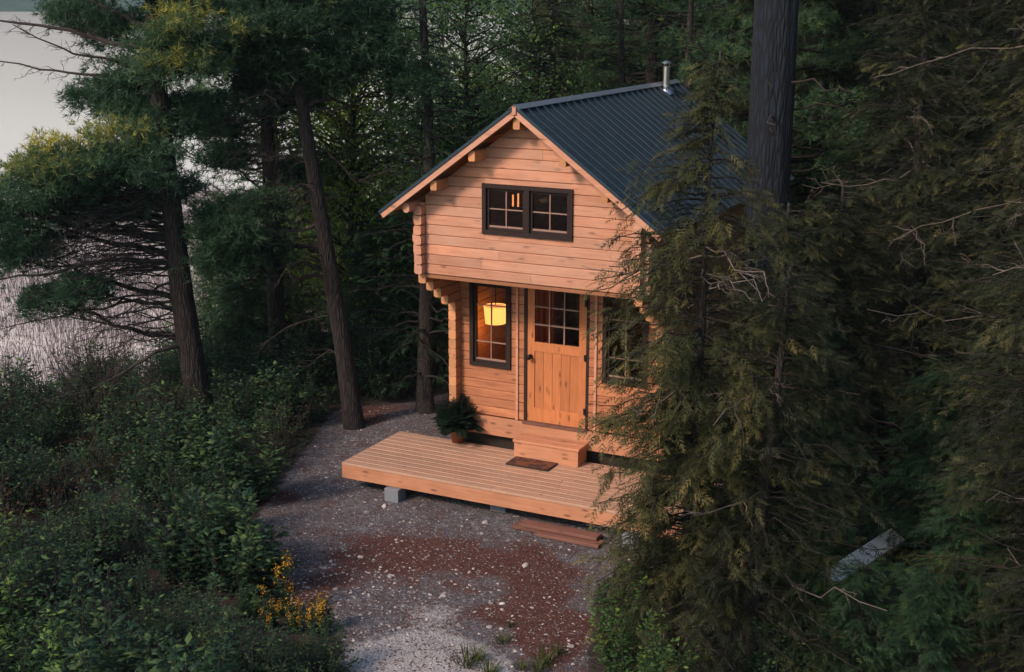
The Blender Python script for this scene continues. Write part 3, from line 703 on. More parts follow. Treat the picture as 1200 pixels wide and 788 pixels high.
def cedar_tree(seed, H=8, r0=.11, z0=.5, R0=1.3, mat='cedar', dens=2.1, tpl=FROND, fs=.135, lean=(0, 0), n_dead=14, azw=None, rfun=None, droop=.17):
    g = np.random.default_rng(seed); tr, cr, dd = MB(), MB(), MB()
    n = 12; zs = np.linspace(-.3, H, n); P = np.stack([lean[0]*zs/H+.05*np.sin(zs*.9+seed), lean[1]*zs/H+.05*np.cos(zs*.8+seed), zs], 1)
    rad = r0*(1-.86*np.clip(zs/H, 0, 1)); rad[0] *= 1.4; tr.tube(P, rad, 9)
    at_z = lambda z: np.array([np.interp(z, zs, P[:, k]) for k in range(3)])
    O, D, T, S = [], [], [], []
    z = z0
    while z < H-.1:
        f = z/H; Lm = rfun(f) if rfun else R0*min(1, .62+f*1.4)*(1-f)**.55+.12
        a = g.uniform(0, 6.28) if azw is None else azw(g, z); L_ = Lm*g.uniform(.45, 1.2)
        A = at_z(z); rise = g.uniform(.0, .35); dr = np.array([math.cos(a), math.sin(a), rise])
        nn = 8; u = np.linspace(0, 1, nn)[:, None]; Q = A+dr*L_*u; Q[:, 2] += (-droop*L_*u[:, 0]**2*g.uniform(.6, 1.5)); Q[1:] += g.normal(0, .02*L_, (nn-1, 3))
        tr.tube(Q, np.linspace(max(.01, r0*.2*(1-f)), .004, nn), 4, cap=False)
        m = int((16*L_+4)*dens*(1 if rfun is None or f < .6 else .55)); u_ = g.uniform(.22, 1.02, m); idx = np.clip(u_*(nn-1), 0, nn-1.01); i = idx.astype(int); ff = (idx-i)[:, None]
        B_ = Q[i]*(1-ff)+Q[i+1]*ff; tdir = norm(Q[i+1]-Q[i]); side = norm(np.cross(tdir, [0, 0, 1.]))*np.where(g.random((m, 1)) < .5, -1, 1)
        d = norm(tdir*.75+side*g.uniform(.2, 1.1, (m, 1))+np.array([0, 0, -1])*g.uniform(.0, droop*1.9, (m, 1))+g.normal(0, .15, (m, 3)))
        B_ = B_+g.normal(0, .05, (m, 3)); O.append(B_); D.append(d)
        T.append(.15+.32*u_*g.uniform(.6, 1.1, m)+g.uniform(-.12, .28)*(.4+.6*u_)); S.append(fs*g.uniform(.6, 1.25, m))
        z += g.uniform(.018, .055)/dens*(1.3 if f < .1 else 1)
    O, D, T, S = map(np.concatenate, (O, D, T, S)); Zr = norm(np.array([0, 0, 1.])+g.normal(0, .45, (len(O), 3)))
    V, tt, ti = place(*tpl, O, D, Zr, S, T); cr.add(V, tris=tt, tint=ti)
    for _ in range(n_dead):
        z = g.uniform(.3, H*.75); a = g.uniform(0, 6.28); A = at_z(z); L_ = g.uniform(.5, R0*1.25); Q = curve(A, A+np.array([math.cos(a), math.sin(a), g.uniform(-.35, .1)])*L_, g.uniform(-.15, .1), 7, .035, g)
        dd.tube(Q, np.linspace(.009, .003, 7), 4, cap=False); twigs(dd, Q, .0045, .4, 5, g, down=.1)
    return tr, cr, dd
def leafy_tree(seed, H=7, r0=.08, z0=1.2, R0=1.5, leaf=.09, clumps=70, per=60, tpl=LEAF2):
    g = np.random.default_rng(seed); tr, cr, dd = MB(), MB(), MB()
    n = 10; zs = np.linspace(-.3, H*.95, n); P = np.stack([.12*np.sin(zs*.7+seed), .12*np.cos(zs*.6+seed), zs], 1); tr.tube(P, r0*(1-.85*np.clip(zs/H, 0, 1)), 8)
    at_z = lambda z: np.array([np.interp(z, zs, P[:, k]) for k in range(3)])
    for _ in range(clumps):
        zc = z0+(H-z0)*g.beta(1.5, 1.4); f = (zc-z0)/(H-z0); rr_ = R0*math.sqrt(max(.05, 1-(2*f-1)**2*.85)); a = g.uniform(0, 6.28); q = rr_*g.uniform(.3, 1.05)
        C_ = np.array([q*math.cos(a), q*math.sin(a), zc]); A = at_z(max(.5, zc-q*g.uniform(.3, .8)))
        Q = curve(A, C_, .05, 6, .04, g); tr.tube(Q, np.linspace(r0*.25, .006, 6), 4, cap=False)
        s = g.uniform(.18, .42); m = int(per*g.uniform(.5, 1.3)); o = C_+g.normal(size=(m, 3))*np.array([s, s, s*.55]); dr = norm((o-C_)+np.array([0, 0, -.12])+g.normal(0, .15, (m, 3)))
        V, tt, ti = place(*tpl, o, dr, norm(np.array([0, 0, 1.])+g.normal(0, .5, (m, 3))), leaf*g.uniform(.6, 1.3, m), np.full(m, .4+g.uniform(-.25, .25))+g.normal(0, .1, m))
        cr.add(V, tris=tt, tint=ti)
    return tr, cr, dd
def shrub(seed, H=.8, R0=.5, stems=16, leaf=.06, per=26, upright=.9, tpl=LEAF, two=False):
    g = np.random.default_rng(seed); st, cr = MB(), MB()
    for _ in range(stems):
        a = g.uniform(0, 6.28); q = R0*g.uniform(.1, 1); top = np.array([q*math.cos(a), q*math.sin(a), H*g.uniform(.45, 1.1)*(1-.35*(q/R0)**2)]); base = np.array([top[0]*.35, top[1]*.35, -.08])
        Q = curve(base, top, .02, 7, .015, g); Q[:, 2] += 0; st.tube(Q, np.linspace(.007, .003, 7), 4, cap=False)
        m = int(per*g.uniform(.6, 1.3)); u = g.uniform(.2, 1.02, m); idx = np.clip(u*6, 0, 5.99); i = idx.astype(int); ff = (idx-i)[:, None]
        B_ = Q[i]*(1-ff)+Q[i+1]*ff; b = g.uniform(0, 6.28, m); d = norm(np.stack([np.cos(b), np.sin(b), g.uniform(-.15, .7, m)], 1))
        B_ = B_+d*g.uniform(0, .09, (m, 1))*R0*1.6
        V, tt, ti = place(*tpl, B_, d, norm(np.array([0, 0, 1.])+g.normal(0, .35, (m, 3))), leaf*g.uniform(.55, 1.25, m), .25+.35*u+g.normal(0, .1, m)+g.uniform(-.12, .12))
        cr.add(V, tris=tt, tint=ti)
    return st, cr

def make(name, parts, bark, leafm, crown='crown', twigm='twig'):
    root = empty(name)
    tr, cr = parts[0], parts[1]; tr.build('trunk' if crown == 'crown' else 'stem', M[bark], root, crown == 'crown'); cr.build(crown, M[leafm], root)
    if len(parts) > 2 and parts[2].n: parts[2].build('dead_branches', M[twigm], root)
    return root
used = set()
def put(proto, x, y, z=None, rz=0, sc=1., **tags):
    o = proto if proto.name not in used else copy_tree(proto)
    if o is proto: used.add(proto.name)
    o.location = (float(x), float(y), float(height(x, y) if z is None else z)); o.rotation_euler = (0, 0, float(rz)); o.scale = (sc,)*3
    return tag(o, **tags)

# ------------------------------------------------------------------ hero trees
def hero_pine(name, base_px, path, r0, H, clumps, bare, label, seed, mat='pine', dead=(), base=None):
    g = np.random.default_rng(seed); b = at(*base_px) if base is None else np.array(base, float); b[2] = float(height(b[0], b[1]))
    root = empty(name, b, label=label, cat='pine tree'); tr, cr, dd = MB(), MB(), MB()
    P = [np.array([0, 0, -.3])]+[np.array([0, 0, 0.])]+[beside(px, py, b)-b for px, py in path]
    last = P[-1]; dv = norm(P[-1]-P[-2]); 
    while P[-1][2] < H: P.append(P[-1]+dv*.8+g.normal(0, .03, 3)); dv = norm(dv+np.array([0, 0, .1]))
    P = np.array(P); rad = r0*(1-.75*np.clip(P[:, 2]/H, 0, 1)); rad[0] *= 1.3; rad[1] *= 1.15; tr.tube(P, rad, 16)
    tz = lambda z: np.array([np.interp(z, P[:, 2], P[:, k]) for k in range(3)])
    O, D, T = [], [], []
    for cx, cy, rx, ry, off, yel in clumps:
        c = beside(cx, cy, b, off)-b; sc = (np.linalg.norm(b+c-CAM))/FPX; Rx, Rz = rx*sc, ry*sc
        A = tz(max(.8, c[2]-.25*np.linalg.norm(c[:2]-tz(c[2])[:2]))); Q = curve(A, c, -.05, 8, .04, g); L0 = np.linalg.norm(Q[-1]-Q[0])
        tr.tube(Q, np.linspace(min(r0*.3, .02+.012*L0), .008, 8), 6, cap=False)
        ns = int(11+13*Rx*Rx*2)
        for _ in range(ns):
            e = c+rdir(1, g)[0]*np.array([Rx, Rx*.9, Rz])*g.uniform(.35, .95); e[2] += .03
            s0 = Q[g.integers(4, 8)]; q = curve(s0, e, -.02, 5, .02, g); tr.tube(q, np.linspace(.010, .004, 5), 3, cap=False)
            m = g.integers(14, 26); o = q[-1]+g.normal(size=(m, 3))*np.array([.16, .16, .07])*min(1, Rx/.5+.3)
            O.append(o); D.append(norm((o-q[-1])*2+(q[-1]-s0)*.5+np.array([0, 0, .35]))); top = np.clip((e[2]-c[2])/max(Rz, .1), -1, 1)
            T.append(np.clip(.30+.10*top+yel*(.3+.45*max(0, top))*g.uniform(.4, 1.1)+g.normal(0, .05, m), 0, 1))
    O, D, T = np.concatenate(O), np.concatenate(D), np.concatenate(T)
    for _ in range(2): needles(cr, O+g.normal(0, .035, O.shape), D, .12, 9, g, T, .0065)
    for pts, r_, ntw, tl in bare:
        Q = np.array([beside(px, py, b, off)-b for px, py, off in pts]); u = np.linspace(0, 1, 12); k = np.linspace(0, 1, len(Q))
        Q = np.stack([np.interp(u, k, Q[:, i]) for i in range(3)], 1); Q[1:-1] += g.normal(0, .015, (10, 3)); dd.tube(Q, np.linspace(r_, r_*.25, 12), 6, cap=False); twigs(dd, Q, .006, tl, ntw, g)
    for (x0, x1, y0, y1, n) in dead:      # fans of fine dead twigs below the living boughs
        for _ in range(n):
            yy = g.uniform(y0, y1); A = tz(beside(x1, yy, b)[2]-b[2]); E_ = beside(g.uniform(x0, (x0+x1)/2), yy+g.uniform(-10, 45), b, g.uniform(-1.2, 1.2))-b
            Q = curve(A, E_, g.uniform(.0, .2), 9, .035, g); dd.tube(Q, np.linspace(.013, .003, 9), 4, cap=False); twigs(dd, Q, .005, .55, 8, g, down=.1)
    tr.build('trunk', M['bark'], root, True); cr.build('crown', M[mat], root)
    if dd.n: dd.build('dead_branches', M['twigd'], root)
    return root
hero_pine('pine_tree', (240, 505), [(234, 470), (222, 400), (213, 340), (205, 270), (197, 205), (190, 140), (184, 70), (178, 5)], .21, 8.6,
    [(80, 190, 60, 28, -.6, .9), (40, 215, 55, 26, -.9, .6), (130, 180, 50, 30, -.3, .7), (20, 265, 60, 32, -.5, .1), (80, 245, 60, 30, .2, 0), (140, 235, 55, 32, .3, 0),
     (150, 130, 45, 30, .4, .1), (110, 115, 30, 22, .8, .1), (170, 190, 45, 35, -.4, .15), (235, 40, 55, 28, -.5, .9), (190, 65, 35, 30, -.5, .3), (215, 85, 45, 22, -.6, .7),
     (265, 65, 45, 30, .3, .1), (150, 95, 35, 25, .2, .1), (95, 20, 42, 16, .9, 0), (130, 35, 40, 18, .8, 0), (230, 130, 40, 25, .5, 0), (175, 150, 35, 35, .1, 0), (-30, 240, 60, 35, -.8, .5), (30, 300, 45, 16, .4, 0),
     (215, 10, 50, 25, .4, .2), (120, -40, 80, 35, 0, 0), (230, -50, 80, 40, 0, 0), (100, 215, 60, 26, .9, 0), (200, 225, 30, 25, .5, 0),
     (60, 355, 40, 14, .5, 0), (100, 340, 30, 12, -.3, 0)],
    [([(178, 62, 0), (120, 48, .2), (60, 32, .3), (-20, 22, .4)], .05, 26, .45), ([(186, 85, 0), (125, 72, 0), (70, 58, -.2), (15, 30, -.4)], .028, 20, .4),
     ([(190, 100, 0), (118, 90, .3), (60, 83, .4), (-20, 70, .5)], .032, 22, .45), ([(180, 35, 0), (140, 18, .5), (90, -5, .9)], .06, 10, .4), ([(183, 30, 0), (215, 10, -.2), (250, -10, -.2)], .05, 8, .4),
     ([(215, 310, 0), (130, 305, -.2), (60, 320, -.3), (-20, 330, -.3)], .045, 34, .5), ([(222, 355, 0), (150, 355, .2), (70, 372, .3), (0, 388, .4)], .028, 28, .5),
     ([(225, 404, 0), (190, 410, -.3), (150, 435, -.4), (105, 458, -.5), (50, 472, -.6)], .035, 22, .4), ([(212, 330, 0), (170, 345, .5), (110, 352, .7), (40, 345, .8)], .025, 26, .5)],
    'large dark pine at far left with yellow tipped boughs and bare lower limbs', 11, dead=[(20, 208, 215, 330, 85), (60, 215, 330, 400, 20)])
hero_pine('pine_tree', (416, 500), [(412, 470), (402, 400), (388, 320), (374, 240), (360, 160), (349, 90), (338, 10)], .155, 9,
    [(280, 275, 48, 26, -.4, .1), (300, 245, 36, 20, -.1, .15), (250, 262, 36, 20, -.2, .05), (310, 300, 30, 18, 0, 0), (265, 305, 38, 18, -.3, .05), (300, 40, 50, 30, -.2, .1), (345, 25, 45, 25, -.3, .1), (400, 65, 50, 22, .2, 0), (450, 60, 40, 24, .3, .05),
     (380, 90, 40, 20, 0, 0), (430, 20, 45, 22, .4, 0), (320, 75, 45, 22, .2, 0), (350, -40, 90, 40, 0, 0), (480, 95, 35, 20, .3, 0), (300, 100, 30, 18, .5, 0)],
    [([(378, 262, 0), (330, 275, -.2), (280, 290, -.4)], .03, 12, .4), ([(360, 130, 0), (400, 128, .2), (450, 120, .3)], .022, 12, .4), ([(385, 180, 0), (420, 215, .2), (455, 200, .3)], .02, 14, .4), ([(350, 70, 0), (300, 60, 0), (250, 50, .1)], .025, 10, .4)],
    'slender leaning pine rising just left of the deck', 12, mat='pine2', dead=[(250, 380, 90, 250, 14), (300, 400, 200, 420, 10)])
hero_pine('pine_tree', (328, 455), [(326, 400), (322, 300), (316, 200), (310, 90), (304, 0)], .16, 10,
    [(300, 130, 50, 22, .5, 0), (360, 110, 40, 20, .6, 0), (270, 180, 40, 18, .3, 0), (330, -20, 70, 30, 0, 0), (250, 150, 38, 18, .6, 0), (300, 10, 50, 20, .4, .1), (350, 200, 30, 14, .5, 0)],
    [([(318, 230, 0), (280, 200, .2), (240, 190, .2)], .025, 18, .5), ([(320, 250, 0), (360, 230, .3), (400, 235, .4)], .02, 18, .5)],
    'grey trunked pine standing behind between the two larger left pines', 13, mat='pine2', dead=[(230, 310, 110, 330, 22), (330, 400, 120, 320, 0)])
# big straight trunk on the right
bt = beside(905, 120, (*at(893, 545)[:2], 0)); bb = np.array([bt[0], bt[1], 0.])
root = empty('pine_tree', bb, label='massive old trunk with blue grey furrowed bark right of the cabin', cat='pine tree')
zs = np.linspace(-.3, 12, 30); m = MB(); g_ = np.random.default_rng(5)
an = np.arange(40)*2*math.pi/40; V = []
for z in zs:
    r_ = .315*(1-.016*z)*(1+.35*math.exp(-max(z, 0)*2.2)); V += [((r_+.008*math.sin(9*a+.5*z)+.006*math.sin(17*a-z*.8))*math.cos(a), (r_+.008*math.sin(9*a+.5*z))*math.sin(a), z) for a in an]
m.add(V, [(i*40+j, i*40+(j+1) % 40, (i+1)*40+(j+1) % 40, (i+1)*40+j) for i in range(29) for j in range(40)]).build('trunk', M['barkbig'], root, True)
_, c_, d_ = pine_tree(77, 14, .2, 8.5, 2.6, .8); c_.build('crown', M['pine2'], root); 
d2 = MB()
for _ in range(9):
    z = g_.uniform(3, 8); a = g_.uniform(0, 6.28); Q = curve((.25*math.cos(a), .25*math.sin(a), z), (1.2*math.cos(a), 1.2*math.sin(a), z-.1), .05, 6, .04, g_); d2.tube(Q, np.linspace(.018, .005, 6), 4, cap=False)
d2.build('dead_branches', M['twigd'], root)

# hemlock in front of the right end of the deck
hb = at(787, 775)
def az_h(g, z):      # denser towards the clearing (image left)
    return math.atan2(-RT[1], -RT[0])+g.normal(0, .95) if g.random() < .52 else g.uniform(0, 6.28)
def r_h(f): return 1.7*float(np.interp(f, [0, .2, .35, .6, .8, 1], [.46, .48, .60, .64, .40, .06]))
parts = cedar_tree(31, 6.0, .062, .6, 1.2, dens=2.1, tpl=FROND_H, fs=.17, lean=(.25, .25), n_dead=14, azw=az_h, rfun=r_h, droop=.28)
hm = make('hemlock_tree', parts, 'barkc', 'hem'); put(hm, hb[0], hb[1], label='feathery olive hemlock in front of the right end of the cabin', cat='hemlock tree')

# ------------------------------------------------------------------ cedar stand on the right
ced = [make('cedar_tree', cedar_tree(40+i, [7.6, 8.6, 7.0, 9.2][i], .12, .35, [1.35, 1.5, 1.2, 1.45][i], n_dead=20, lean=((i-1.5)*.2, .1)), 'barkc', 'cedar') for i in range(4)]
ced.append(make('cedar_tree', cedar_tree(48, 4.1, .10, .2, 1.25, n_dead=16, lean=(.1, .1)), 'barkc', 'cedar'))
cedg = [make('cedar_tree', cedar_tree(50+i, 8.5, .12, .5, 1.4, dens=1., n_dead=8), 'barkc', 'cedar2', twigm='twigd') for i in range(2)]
stand = [(880, 800, 4), (1240, 860, 0), (1230, 780, 1), (885, 640, 4), (1185, 690, 3), (1250, 700, 1), (950, 610, 4), (1065, 585, 0), (1160, 560, 3), (1245, 560, 2),
         (1020, 505, 2), (1100, 490, 1), (1195, 470, 0), (965, 420, 0), (1060, 430, 3), (1160, 410, 2), (870, 400, 2), (1000, 380, 1)]
near_lab = ['olive cedar at lower right just past the hemlock', 'near cedar with drooping boughs at the bottom edge right of centre', 'near cedar filling the lower right corner of the photo', 'cedar directly at the foot of the massive old trunk', 'tall cedar right of the pale board', 'cedar at the right edge halfway up the stand']
for i, (px, py, k) in enumerate(stand):
    b = at(px, py)
    put((ced)[k], b[0], b[1], rz=i*1.9, sc=1+.06*math.sin(i*2.3), label=near_lab[i] if i < len(near_lab) else 'olive brown cedar deep in the dense stand right of the cabin', cat='cedar tree', group='cedars in the stand right of the cabin')

# ------------------------------------------------------------------ forest behind
lf = [make('maple_tree', leafy_tree(60+i, [7, 8, 6.5][i], .09, .8, [1.7, 1.9, 1.5][i], .07, 190, 120), 'bark', ['broad', 'broad', 'broady'][i]) for i in range(3)]
pn = [make('pine_tree', pine_tree(70+i, [11, 12][i], .15, 1.6, 2.0, 1.), 'bark', 'pine2', twigm='twigd') for i in range(2)]
g = np.random.default_rng(99); spots = []
def far_enough(x, y, d): return all((x-a)**2+(y-b_)**2 > d*d for a, b_ in spots)
# strip close behind the cabin and on both sides, thinning towards the lake
tries = 0
while len(spots) < 150 and tries < 9000:
    tries += 1; x = g.uniform(-17, 15); y = g.uniform(2, 33)
    if abs(x) < 2.7 and y < 7.2: continue
    if x-np.interp(y, SY, SX) < 1.2: continue
    px, py, dz = proj((x, y, float(height(x, y))))
    if px < -60 or px > 1270: continue
    if 340 < px < 625 and y > 15 and g.random() < .5: continue
    if px < 225: continue                             # the open shore side
    if px < 470 and py > 440: continue
    if 535 < px < 615 and y > 13: continue
    if px < 300 and g.random() < .3: continue
    if x > 2.5 and y < 7: continue
    if not far_enough(x, y, (1.55 if y < 16 else 2.3)*(1.0 if px > 640 or px < 500 else 1.15)): continue
    spots.append((x, y)); d = math.hypot(x-CAM[0], y-CAM[1])
    r_ = g.random(); rz = g.uniform(0, 6.28); s = g.uniform(.85, 1.15)
    if 400 < px < 640 and r_ < .52: pr, nm = (lf[0], 'l') if r_ < .22 else (lf[1], 'l') if r_ < .40 else (lf[2], 'y')
    elif px < 640:
        pr, nm = (lf[0], 'l') if r_ < .12 else (lf[1], 'l') if r_ < .27 else (lf[2], 'y') if r_ < .31 else (cedg[0], 'c') if r_ < .54 else (cedg[1], 'c') if r_ < .76 else (pn[0], 'p')
    else:
        pr, nm = (ced[int(g.integers(4))], 'o') if r_ < .45 else (cedg[g.integers(2)], 'c') if r_ < .68 else (lf[g.integers(2)], 'l') if r_ < .82 else (pn[g.integers(2)], 'p')
    if 330 < px < 625 and y > 6 and g.random() < .85: s = s*(.42 if nm == 'p' else .56)
    side = 'behind the cabin to the left' if px < 600 else 'behind the cabin roof' if px < 850 else 'behind the right hand stand'
    lab, cat = {'l': ('green leafy maple in the woods '+side, 'maple tree'), 'y': ('yellow green maple in the woods '+side, 'maple tree'), 'c': ('dark green cedar in the woods '+side, 'cedar tree'),
                'o': ('olive cedar in the woods '+side, 'cedar tree'), 'p': ('pine tree with layered boughs in the woods '+side, 'pine tree')}[nm]
    put(pr, x, y, rz=rz, sc=s, label=lab, cat=cat, group='trees in the woods '+side)
for px, py, sc in ((572, 268, .80), (812, 195, 1.05)):
    b = at(px, py); put(lf[2], b[0], b[1], rz=px, sc=sc, label='bright yellow green maple '+('above the left of the cabin roof' if px < 700 else 'beside the stovepipe'), cat='maple tree', group='bright maples behind the cabin')
# any prototype never placed is removed
for p_ in ced+cedg+lf+pn:
    if p_.name not in used:
        for ch in list(p_.children): bpy.data.objects.remove(ch)
        bpy.data.objects.remove(p_)

# ------------------------------------------------------------------ shrubs and herbs
sh = [make('shrub', shrub(80+i, [.75, .95, .55, .85][i], [.5, .6, .45, .55][i], [30, 36, 28, 34][i], [.045, .058, .034, .085][i], 56), 'twigd', ['shrub', 'shrub', 'cedar2', 'shrub'][i], 'foliage') for i in range(4)]
shb = [make('shrub', shrub(90+i, [.8, 1.0][i], [.5, .6][i], 22, .04, 26), 'twigd', 'shrubb', 'foliage') for i in range(2)]
shy = make('shrub', shrub(95, 1.1, .55, 24, .09, 30), 'twigd', 'broad', 'foliage')
g = np.random.default_rng(5); spots2 = []; n = 0
def zone(px, py):
    if py > 740: return 'at the bottom edge of the yard'
    if px < 130: return 'at the far left under the big pine'
    if px < 260: return 'around the foot of the big pine'
    if py < 560: return 'behind the gravel between the left pines'
    return 'along the left edge of the gravel'
for _ in range(6000):
    if n >= 265: break
    x = g.uniform(-12, 1); y = g.uniform(-8, 7); z = float(height(x, y))
    if z < LAKE+.25: continue
    px, py, _d = proj((x, y, z))
    if not (-330 < px < 560 and 395 < py < 930): continue
    if in_yard(x, y) or (in_yard(x+.25, y) and g.random() < .6): continue
    if abs(x) < 2.7 and y > -1: continue
    gold_here = 285 < px < 425 and 690 < py < 870
    if 300 < px < 400 and 700 < py < 765: continue
    if not all((x-a)**2+(y-b_)**2 > .4**2 for a, b_ in spots2): continue
    spots2.append((x, y)); n += 1; r_ = g.random()
    if r_ < .15+.45*float(blob(x, y, 150, 560, 1.6)) and py < 700: pr, nm = shb[g.integers(2)], 'brownish sparse shrub '
    else:
        k = int(np.clip((float(vnoise(x, y, 1.1))+1)*2+g.normal(0, .5), 0, 3.99)); pr, nm = sh[k], ['low green leafy shrub ', 'tall green leafy shrub ', 'small leaved low shrub ', 'broad leaved green shrub '][k]
    shore_ = x-float(np.interp(y, SY, SX)) < 4 and px < 260
    put(pr, x, y, rz=g.uniform(0, 6.28), sc=(g.uniform(.5, .8) if py > 745 else g.uniform(.3, .45)) if gold_here else g.uniform(.9, 1.7) if shore_ else g.uniform(.5, 1.5)**.9, label=nm+zone(px, py), cat='shrub', group='shrubs '+zone(px, py))
for i, (px, py, sc) in enumerate(((25, 780, 1.), (75, 830, .9), (10, 700, .85))):
    b = at(px, py); put(shy, b[0], b[1], rz=i*2, sc=sc, label='bright broad leaved bush in the bottom left corner', cat='bush', group='bright bushes in the bottom left corner')
yc = make('cedar_tree', cedar_tree(58, 2.6, .04, .15, .75, n_dead=3, fs=.17), 'barkc', 'cedar2', twigm='twigd')
yl = make('maple_tree', leafy_tree(66, 2.4, .03, .25, .7, .055, 40, 70)[:2], 'bark', 'broad')
fl = make('shrub', shrub(97, 1.15, .45, 38, .06, 60), 'twigd', 'broad', 'foliage')
for i, (px, py, sc) in enumerate(((735, 800, .95), (775, 850, .9))):
    b = at(px, py); put(fl, b[0], b[1], rz=i*2, sc=sc, label=('ferny green bush at the bottom edge left of the hemlock trunk', 'green bush low in front of the hemlock trunk')[i], cat='bush', group='green bushes by the hemlock trunk')
# young trees between the left pines and twiggy bare bushes along the shore
g = np.random.default_rng(77); n = 0
while n < 15:
    px, py = g.uniform(235, 500), g.uniform(385, 455); b = at(px, py); 
    if float(height(b[0], b[1])) < LAKE+.3 or (abs(b[0]) < 3 and b[1] > -1): continue
    k = n % 3; yp = [yc, yl, yc][k]
    put(yp, b[0], b[1], rz=n*1.3, sc=g.uniform(.8, 1.25), label=['young dark green cedar between the left pines', 'young leafy maple sapling between the left pines'][k == 1], cat='sapling', group='saplings between the left pines'); n += 1
bare_b = []
for i in range(2):
    m = MB(); gg = np.random.default_rng(300+i)
    for _ in range(14):
        a = gg.uniform(0, 6.28); L_ = gg.uniform(.7, 1.5); Q = curve((0, 0, -.1), (math.cos(a)*L_*.45, math.sin(a)*L_*.45, L_), .05, 7, .03, gg); m.tube(Q, np.linspace(.010, .003, 7), 4, cap=False); twigs(m, Q, .004, .45, 9, gg, up=.2)
    bare_b.append(m.build('bare_bush', M['twigd']))
n = 0
while n < 6:
    px, py = g.uniform(-20, 150), g.uniform(470, 560); b = at(px, py); hh = float(height(b[0], b[1]))
    if hh < LAKE+.2 or in_yard(b[0], b[1]): continue
    o = bare_b[n % 2] if n < 2 else bare_b[n % 2].copy()
    if n >= 2: scn.collection.objects.link(o)
    o.location = (b[0], b[1], hh); o.rotation_euler = (0, 0, n*2.1); o.scale = (g.uniform(.7, 1.2),)*3
    tag(o, 'leafless dark twiggy bush at the far left edge above the shore', 'bush', 'leafless bushes above the shore'); n += 1
for i, (px, py, sc) in enumerate(((950, 800, .55), (1110, 770, .8), (1000, 830, .6), (1080, 850, .6), (905, 745, .9), (1090, 655, .95), (940, 640, 1.1))):
    b = at(px, py); put(yc, b[0], b[1], rz=i*1.7, sc=sc, label='young cedar growing round the low pale bench', cat='sapling', group='young cedars round the pale bench')
for i in range(6):   # undergrowth by the right stand
    px, py = [(850, 700), (900, 820), (870, 620), (1150, 740), (830, 590), (1090, 640)][i]; b = at(px, py)
    put(sh[i % 4], b[0], b[1], rz=i, sc=.8, label='dark green undergrowth shrub beneath the right hand cedars', cat='shrub', group='shrubs beneath the right hand cedars')
# goldenrod
def goldenrod(seed, H):
    g = np.random.default_rng(seed); s_, c_, f_ = MB(), MB(), MB()
    for _ in range(7):
        top = np.array([g.normal(0, .09), g.normal(0, .09), H*g.uniform(.5, 1.1)]); Q = curve((top[0]*.3, top[1]*.3, -.05), top, 0, 6, .008, g); s_.tube(Q, np.linspace(.005, .002, 6), 4, cap=False)
        m = 26; u = g.uniform(.1, .85, m); b = g.uniform(0, 6.28, m); B_ = Q[0]+(Q[-1]-Q[0])*u[:, None]; d = norm(np.stack([np.cos(b), np.sin(b), np.full(m, .5)], 1))
        V, tt, ti = place(*LEAF, B_, d, norm(np.array([0, 0, 1.])+g.normal(0, .3, (m, 3))), .085*g.uniform(.6, 1.2, m), .4+g.normal(0, .1, m)); c_.add(V, tris=tt, tint=ti)
        m = 60; o = top+g.normal(size=(m, 3))*np.array([.022, .022, .06])+np.array([0, 0, -.02]); V, tt, ti = place(*LEAF2, o, rdir(m, g), rdir(m, g), .021*g.uniform(.6, 1.4, m), g.uniform(.1, .9, m)); f_.add(V, tris=tt, tint=ti)
    root = empty('goldenrod_plant'); s_.build('stem', M['shrub'], root); c_.build('leaves', M['shrub'], root); f_.build('flower_head', M['gold'], root); return root
gr = [goldenrod(1, .62), goldenrod(2, .4)]
for i, (px, py, k, sc, lab) in enumerate(((332, 722, 0, 1.0, 'tallest goldenrod with an orange flower spike at the gravel edge'), (385, 742, 0, .72, 'goldenrod with bright yellow flowers right of the others'), (374, 738, 1, .9, 'low orange goldenrod beside the yellow one'), (318, 738, 1, .8, 'small orange goldenrod below the tall spike'), (343, 740, 1, .8, 'short orange goldenrod in front of the tall spike'))):
    b = at(px, py); put(gr[k], b[0], b[1], rz=i, sc=sc, label=lab, cat='flower', group='goldenrod plants at the gravel edge')

# grass tufts
def grass_tuft(seed, n=60, H=.22):
    g = np.random.default_rng(seed); m = MB(); a = g.uniform(0, 6.28, n); q = g.uniform(0, .07, n); B_ = np.stack([q*np.cos(a), q*np.sin(a), np.full(n, -.02)], 1); l = H*g.uniform(.5, 1.1, n)[:, None]
    d = norm(np.stack([np.cos(a)*.5, np.sin(a)*.5, np.ones(n)], 1)+g.normal(0, .15, (n, 3))); s = norm(np.cross(d, [0, 0, 1.]))*.004; M1 = B_+d*l*.6; E_ = M1+norm(d+np.stack([np.cos(a), np.sin(a), -.3*np.ones(n)], 1)*.5)*l*.45
    V = np.stack([B_-s, B_+s, M1+s, M1-s, E_], 1).reshape(-1, 3); k = np.arange(n)*5; m.add(V, np.stack([k, k+1, k+2, k+3], 1), np.stack([k+3, k+2, k+4], 1), tint=np.repeat(g.uniform(.1, .9, n), 5)); return m
gt = [grass_tuft(i).build('grass_tuft', M['grass']) for i in range(2)]; first = [True, True]
